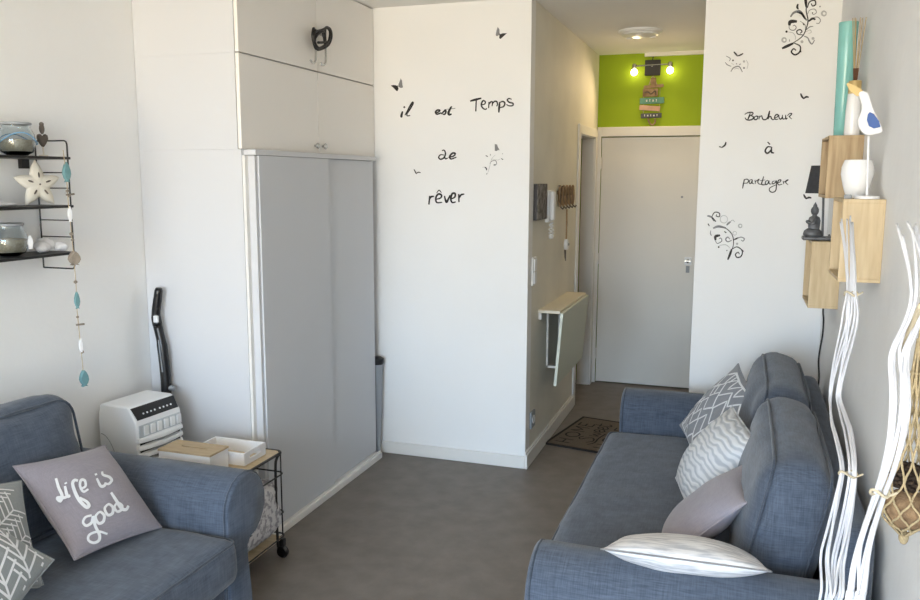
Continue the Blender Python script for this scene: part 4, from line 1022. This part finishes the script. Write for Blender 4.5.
# jars
def jar(label, y, z, sand, band, tagfish):
    x = -1.408
    t = thing('glass_jar', label, 'jar', (x, y, z), group='sand-filled glass jars')
    H = .118; prof = [(.034, 0), (.055, .012), (.065, .042), (.062, .075), (.050, .100), (.049, .112), (.052, H)]
    inn = [(.049, H), (.046, .110), (.047, .100), (.060, .075), (.0625, .042), (.052, .015), (.002, .004)]
    MB().lathe(prof+inn, (x, y, z+.001), 28).build('glass', M['glass'], t, smooth=.8)
    MB().lathe([(.002, .0045), (.050, .016), (.0615, .042), (.0605, sand), (.002, sand+.006)], (x, y, z+.001), 28).build('sand_fill', M['sand'], t, smooth=.8)
    MB().lathe([(.050, .110), (.054, .112), (.054, .119), (.050, .120)], (x, y, z+.001), 28).build('rim', M['grey_plastic'], t, smooth=.6)
    if band:
        q = [(x+.068*math.cos(a), y+.068*math.sin(a), z+.062+.02*math.cos(2*a+1)) for a in [k*2*PI/30 for k in range(30)]]
        MB().tube(q, .0022, 6, closed=True).build('blue_ribbon', M['blue_pale'], t, smooth=3)
    if tagfish:
        fishmesh((x+.069, y+.03, z+.05), .05, .016, (0, .35, -1), 'white_matt').build('fish_tag', M['white_matt'], t, smooth=.6)
    return t
M['blue_pale'] = mat('pale_blue', (118, 168, 206), .7)
def fishmesh(c, L, W, dr, mk):
    """flat carved fish hanging head up: outline in the wall-parallel plane, thickness across"""
    out = [(0, 1), (.55, .62), (.9, .2), (1, -.2), (.7, -.6), (.3, -.80), (.75, -1.0), (0, -.92), (-.75, -1.0), (-.3, -.80), (-.7, -.6), (-1, -.2), (-.9, .2), (-.55, .62)]
    m = MB(); th = W*.35
    m.prism([Vector((-th, a*W/2, b*L/2)) for a, b in out], (2*th, 0, 0))
    ang = .35
    R2 = Matrix.Rotation(-ang, 4, 'Z')
    return m.map(lambda p: R2 @ p + Vector(c))
jar('glass jar of sand with blue ribbon on the top wire shelf board', -2.158, SZ[0]+.001, .055, True, False)
jar('glass jar of sand with white fish tag on the lowest wire shelf board', -2.225, SZ[2]+.001, .060, False, True)
# heart figurine on the top board
t = thing('heart_figurine', 'small grey wooden bird-and-heart figurine on the top wire shelf board', 'figurine', (-1.40, -2.045, SZ[0]))
fx, fy = -1.40, -2.045
MB().lathe([(.016, .001), (.016, .006), (.003, .008), (.003, .045)], (fx, fy, SZ[0]), 14).build('stand', M['starfish'], t, smooth=.6)
hp = [(0, .035), (.014, .05), (.024, .068), (.022, .082), (.012, .086), (.004, .078), (-.004, .078), (-.012, .086), (-.022, .082), (-.024, .068), (-.014, .05)]
MB().prism([(fx-.006, fy+a, SZ[0]+b) for a, b in hp], (.012, 0, 0)).build('heart', M['wood_grey'], t, bev=.003)
MB().ico((fx, fy, SZ[0]+.105), .011, 2, (.9, .9, 1.9)).build('bird', M['wood_grey'], t, smooth=3)
MB().ico((fx, fy, SZ[0]+.122), .0085, 2).build('bird_head', M['wood_grey'], t, smooth=3)
# starfish
t = thing('starfish', 'large cream starfish ornament leaning on the middle wire shelf board', 'ornament', (-1.40, -2.078, SZ[1]+.004), world=False)
t.rotation_euler = (0, -.10, -.25)
def star(n=60):
    m = MB(); rings_ = [(1.0, 0), (.97, .35), (.85, .62), (.6, .82), (.3, .95), (0.02, 1.0)]
    def rad(a):
        k = (a*5/(2*PI)) % 1; d_ = abs(k-.5)*2
        return .046+(.094-.046)*(d_**1.4)
    for sgn in (1, -1):
        for s, h in rings_:
            for k in range(n):
                a = k*2*PI/n; r = rad(a)*s; m.v.append((sgn*.017*h, r*math.sin(a), .075+r*math.cos(a)))
    N = len(rings_)
    for q in range(2):
        for i in range(N-1):
            for k in range(n):
                b = q*N*n; m.f.append((b+i*n+k, b+i*n+(k+1) % n, b+(i+1)*n+(k+1) % n, b+(i+1)*n+k))
        m.f.append(tuple(q*N*n+(N-1)*n+k for k in range(n)))
    return m
sb = star().build('body', M['starfish'], t, smooth=.9)
for k in range(5):
    a = k*2*PI/5; m = MB().ico((0, 0, 0), 1, 2, (.003, .0035, .011))
    R2 = Matrix.Rotation(-a, 4, 'X'); m.map(lambda p: R2 @ (p+Vector((0, 0, .036))) + Vector((.0165, 0, .075))).build('slit', M['wood_grey'], sb, smooth=3)
MB().ico((.017, 0, .075), .004, 1).build('centre_dot', M['wood_grey'], sb, smooth=3)
# shells and stones
sh_ = MB().lathe([(.002, .0), (.05, .002), (.062, .008), (.045, .016), (.002, .02)], (0, 0, 0), 20, .8, 1.25); sh_.map(lambda p: Vector((p.x-1.40, p.y-2.27, p.z+SZ[1]+.001)))
sh_.one('flat_shell', M['white_matt'], 'flat white shell on the middle wire shelf board', 'shell', smooth=.8)
for i, (y, r, x, lb_) in enumerate(((-2.085, .030, -1.40, 'left white coral stone on the lowest wire shelf board'), (-2.048, .036, -1.42, 'tallest white coral stone in the middle on the lowest wire shelf board'), (-2.010, .026, -1.38, 'small white coral stone at the end of the lowest wire shelf board'))):
    m = MB().ico((0, 0, 0), r, 3, (.85, 1, .72))
    m.map(lambda p: p*(1+.35*noise.noise(p*45+Vector((i*5, 0, 0)))) + Vector((x, y, SZ[2]+.72*r*.92)))
    zmin = min(v[2] for v in m.v); m.map(lambda p: p-Vector((0, 0, zmin-SZ[2]-.001)))
    m.one('coral_stone', M['white_matt'], lb_, 'stone', smooth=3, group='white coral stones')
# fish garland
GX = -1.306
def gp_(px, py): return at(px, py, 'x', GX)
t = thing('fish_garland', 'string garland of teal and driftwood fish hanging from wire shelf end', 'garland', tuple(gp_(84, 386)))
gs = [(63,150),(65,165),(67,185),(68,200),(70,220),(72,240),(74,260),(76,285),(77,310),(79,330),(81,350),(83,370),(84,384)]
MB().tube([tuple(gp_(*q)) for q in gs], .0016, 5).build('string', M['string'], t, smooth=3)
for (x, y, L, W, mk) in ((66.5,172,.078,.028,'fish_teal'), (70,214,.062,.018,'white_matt'), (74.2,258,.056,.040,'fish_grey'), (77,300,.070,.020,'fish_teal'), (81,345,.060,.016,'white_matt'), (84,378,.068,.032,'fish_teal')):
    fishmesh(tuple(gp_(x, y)), L, W, None, mk).build('fish', M[mk], t, bev=.003)
for (x, y, r) in ((67.5,191,.009), (69,196,.007), (71.5,234,.010), (72.5,240,.008), (75.5,282,.009), (77.5,317,.007), (82,352,.009)):
    MB().ico(tuple(gp_(x, y)), r, 1, (.8, 1, .8)).build('bead', M['fish_grey'], t, smooth=3)
for (x, y) in ((80,324.5), (70,194.5)):
    a = gp_(x-3.5, y+.4); b = gp_(x+4, y-.4); MB().tube([tuple(a), tuple(b)], .004, 6).build('driftwood_stick', M['fish_grey'], t)

# ------------------------------------------------------------------ air cooler
t = thing('air_cooler', 'white portable air cooler with black button panel beside the left sofa', 'air cooler', (-1.340, -1.668, 0), -.09, world=False)
W2, H = .132, .735
prof = [(-.105, .03), (-.108, .68), (-.098, H-.010), (-.085, H), (.060, H), (.072, H-.006), (.108, H-.062), (.112, H-.075), (.112, .03)]
m = MB().prism([(x, -W2, z) for x, z in prof], (0, 2*W2, 0)); m.build('housing', M['white_plastic'], t, bev=.010, seg=3)
dv = Vector((.036, 0, -.056)).normalized(); nv = Vector((.056, 0, .036)).normalized()
p0 = Vector((.0725, 0, H-.006)); q = [p0+dv*.003, p0+dv*.062]
pan = MB().prism([q[0]+Vector((0, -W2+.006, 0))+nv*.0005, q[0]+Vector((0, W2-.006, 0))+nv*.0005, q[1]+Vector((0, W2-.012, 0))+nv*.0005, q[1]+Vector((0, -W2+.012, 0))+nv*.0005], nv*.004)
pn = pan.build('control_panel', M['black_plastic'], t, bev=.0015)
for k in range(8):
    y = -W2+.055+k*.022+(.008 if k > 3 else 0)-.0
    MB().ico(tuple(p0+dv*.040+nv*.005+Vector((0, y, 0))), .0048, 1).build('button', M['white_plastic'], pn, smooth=3)
MB().box((.110, -W2+.014, .10), (.1135, W2-.014, H-.082)).build('grille_shade_sheet', M['gap_shade'], t)  # dark sheet standing in for the shade between the louvres
for k in range(13):
    z = H-.145-k*.033
    pts = [(.118+.020*(1-(y/(W2))**2), y, z) for y in [(-1+2*i/10)*(W2-.002) for i in range(11)]]
    m = MB()
    for (x, y, zz) in pts: m.v += [(.108, y, zz+.013), (x, y, zz+.008), (x+.004, y, zz-.009), (.108, y, zz-.010)]
    for i in range(10):
        for j in range(4): m.f.append((4*i+j, 4*i+(j+1) % 4, 4*i+4+(j+1) % 4, 4*i+4+j))
    m.f += [(0, 1, 2, 3), (40, 41, 42, 43)]
    m.build('louvre', M['white_plastic'], t, bev=.002)
for k in range(6):
    y = -W2+.035+k*.039
    MB().box((.112, y, H-.128), (.122, y+.026, H-.086)).build('grille_bar', M['white_plastic'], t, bev=.003)
MB().box((.1115, -W2+.012, H-.135), (.116, W2-.012, H-.080)).build('grille_back', M['grille_grey'], t)
MB().lathe([(.004, -.020), (.020, -.018), (.024, 0), (.010, .004)], (-.106, -W2+.05, .62), 18, axis='x').build('rear_knob', M['black_plastic'], t, smooth=.7)
gr = [(-.06+.085*(1-math.cos(a)), -W2-.0005, .60-.25+.25*math.cos(a)-.0) for a in [k*PI/2/12 for k in range(13)]]
gr = [(-.095+.10*math.sin(a), -W2-.0005, .36+.24*math.cos(a)) for a in [k*PI/2/12 for k in range(13)]]
MB().tube(gr, .0018, 5).build('side_groove', M['grey_plastic'], t)
for sx_ in (-.08, .08):
    for sy_ in (-.10, .10): MB().lathe([(.012, 0), (.016, .006), (.016, .024), (.012, .034)], (sx_, sy_, 0), 12).build('foot', M['black_plastic'], t)
# stick vacuum
t = thing('stick_vacuum', 'black stick vacuum leaning upright on the cabinet side behind the air cooler', 'vacuum', (-1.38, -1.445, 0))
vp = [at(x, y, 'y', -1.440) for x, y in ((167,400),(165.5,375),(162,345),(157.5,325),(156,315),(157.5,300),(159,288))]
vp = [Vector((vp[0].x+.012, -1.440, .06)), Vector((vp[0].x+.008, -1.440, .35))] + vp
MB().tube(cr_spline(vp[:6], 5), [.024]*16+[.024]*5+[.021]*5, 14).build('body_tube', M['black_plastic'], t, smooth=3)
pp_ = cr_spline(vp[5:], 5); MB().tube(pp_, [.022]*5+[.020]*(len(pp_)-10)+[.019]*4+[.014], 14).build('handle', M['black_plastic'], t, smooth=3)
c = at(156, 319, 'y', -1.462); MB().box((c.x-.010, -1.47, c.z-.016), (c.x+.012, -1.456, c.z+.016)).build('clip', M['white_plastic'], t, bev=.003)
a, b = at(158.5, 340, 'y', -1.464), at(162.5, 372, 'y', -1.464)
MB().tube([tuple(a), tuple(b)], .003, 6).build('label_strip', M['grey_plastic'], t)
c = at(172, 388, 'y', -1.44); MB().lathe([(.003, -.014), (.012, -.012), (.013, .012), (.003, .014)], (c.x, -1.44, c.z), 14, axis='x').build('dust_cup', M['grey_plastic'], t, smooth=.6)
x = vp[0].x; MB().box((x-.045, -1.468, 0), (x+.055, -1.405, .05)).build('floor_head', M['black_plastic'], t, bev=.01)

# ------------------------------------------------------------------ wire trolley with things on it
TX0, TX1, TYA, TYB, TZ_ = -1.115, -.737, -1.855, -1.472, .50
t = thing('wire_trolley', 'black wire trolley with light wooden top between left sofa and wardrobe', 'trolley', ((TX0+TX1)/2, (TYA+TYB)/2, 0))
def rrect(x0, x1, y0, y1, z, r=.03):
    q = []
    for (cx_, cy_, a0) in ((x1-r, y1-r, 0), (x0+r, y1-r, PI/2), (x0+r, y0+r, PI), (x1-r, y0+r, 1.5*PI)):
        for k in range(6): a = a0+k/5*PI/2; q.append((cx_+r*math.cos(a), cy_+r*math.sin(a), z))
    return q
MB().prism(rrect(TX0+.008, TX1-.008, TYA+.008, TYB-.008, TZ_-.014), (0, 0, .014)).build('top_board', M['oak'], t, bev=.002)
MB().prism(rrect(TX0+.01, TX1-.01, TYA+.01, TYB-.01, .09), (0, 0, .012)).build('lower_board', M['oak'], t, bev=.002)
MB().tube(rrect(TX0+.002, TX1-.002, TYA+.002, TYB-.002, TZ_-.004), .006, 7, closed=True).build('top_rail', M['black'], t, smooth=3)
for z in (.40, .22, .11): MB().tube(rrect(TX0+.002, TX1+.004, TYA+.002, TYB-.002, z), .0035, 6, closed=True).build('basket_wire', M['black'], t, smooth=3)
for x in (TX0+.006, TX1-.004):
    for y in (TYA+.07, TYB-.07):
        s_ = 1 if x > -.9 else -1
        MB().tube(cr_spline([(x, y+(.05 if y > -1.66 else -.05), TZ_-.004), (x+.002*s_, y+(.015 if y > -1.66 else -.015), TZ_-.02), (x+.004*s_, y, TZ_-.06), (x+.002*s_, y, .25), (x, y+.006, .075)], 5), .0062, 7).build('leg', M['black'], t, smooth=3)
    for y in (TYA+.02, TYB-.02): MB().tube([(x, y, TZ_-.01), (x, y, .11)], .0032, 6).build('basket_upright', M['black'], t)
for x in (TX0+.03, TX1-.01):
    for y in (TYA+.03, TYB-.015):
        cs = MB().box((x-.012, y-.012, .055), (x+.012, y+.012, .092)).build('caster', M['black'], t, bev=.003)
        MB().lathe([(.006, -.016), (.022, -.014), (.029, -.006), (.029, .006), (.022, .014), (.006, .016)], (x, y, .030), 18, axis='y').build('wheel', M['black_plastic'], cs, smooth=.6)
bg_ = soft(.172, .172, .118, .035, (.006, .006, .02), (14, 14, 10), .012, 11, seed=3)
bg_.map(lambda p: p+Vector((-.908, -1.665, .103+.128)))
zmn = min(v[2] for v in bg_.v); bg_.map(lambda p: Vector((p.x, p.y, p.z-zmn+.1035)))
bg_.one('floral_bag', M['bag'], 'grey and white floral fabric bag on the lower trolley board', 'bag', smooth=3)
# tissue box
zt = .591
t = thing('tissue_box', 'white tissue box with wooden slotted lid on the trolley', 'tissue box', (-.97, -1.79, TZ_+.001))
x0, x1, y0, y1 = -1.098, -.842, -1.858, -1.728
MB().box((x0+.003, y0+.003, TZ_+.001), (x1-.003, y0+.010, zt-.008)).box((x0+.003, y1-.010, TZ_+.001), (x1-.003, y1-.003, zt-.008)).box((x0+.003, y0+.010, TZ_+.001), (x0+.010, y1-.010, zt-.008)).box((x1-.010, y0+.010, TZ_+.001), (x1-.003, y1-.010, zt-.008)).build('body', M['white_matt'], t)
sy0, sy1, sx0, sx1 = -1.797, -1.789, -1.03, -.90
MB().box((x0, y0, zt-.008), (x1, sy0, zt)).box((x0, sy1, zt-.008), (x1, y1, zt)).box((x0, sy0, zt-.008), (sx0, sy1, zt)).box((sx1, sy0, zt-.008), (x1, sy1, zt)).build('lid', M['oak_lid'], t)
MB().box((x0+.01, y0+.01, zt-.03), (x1-.01, y1-.01, zt-.024)).build('slot_shade_sheet', M['gap_shade'], t)  # dark sheet painted as the shade seen through the lid slot
# tray with cut-out handles
t = thing('small_tray', 'white wooden tray with cut-out handles on the trolley', 'tray', (-.90, -1.61, TZ_+.001))
x0, x1, y0, y1, z0, z1 = -1.03, -.775, -1.718, -1.555, TZ_+.001, TZ_+.060
MB().box((x0, y0, z0), (x1, y1, z0+.006)).build('base', M['oak'], t)
MB().box((x0, y0, z0+.006), (x1, y0+.008, z1)).build('side', M['white_matt'], t)
MB().box((x0, y1-.008, z0+.006), (x1, y1, z1)).build('side', M['white_matt'], t)
ym = (y0+y1)/2
for xa in (x0, x1-.008):
    MB().box((xa, y0+.008, z0+.006), (xa+.008, y1-.008, z0+.026)).box((xa, y0+.008, z0+.040), (xa+.008, y1-.008, z1)).box((xa, y0+.008, z0+.026), (xa+.008, ym-.04, z0+.040)).box((xa, ym+.04, z0+.026), (xa+.008, y1-.008, z0+.040)).build('end', M['white_matt'], t)
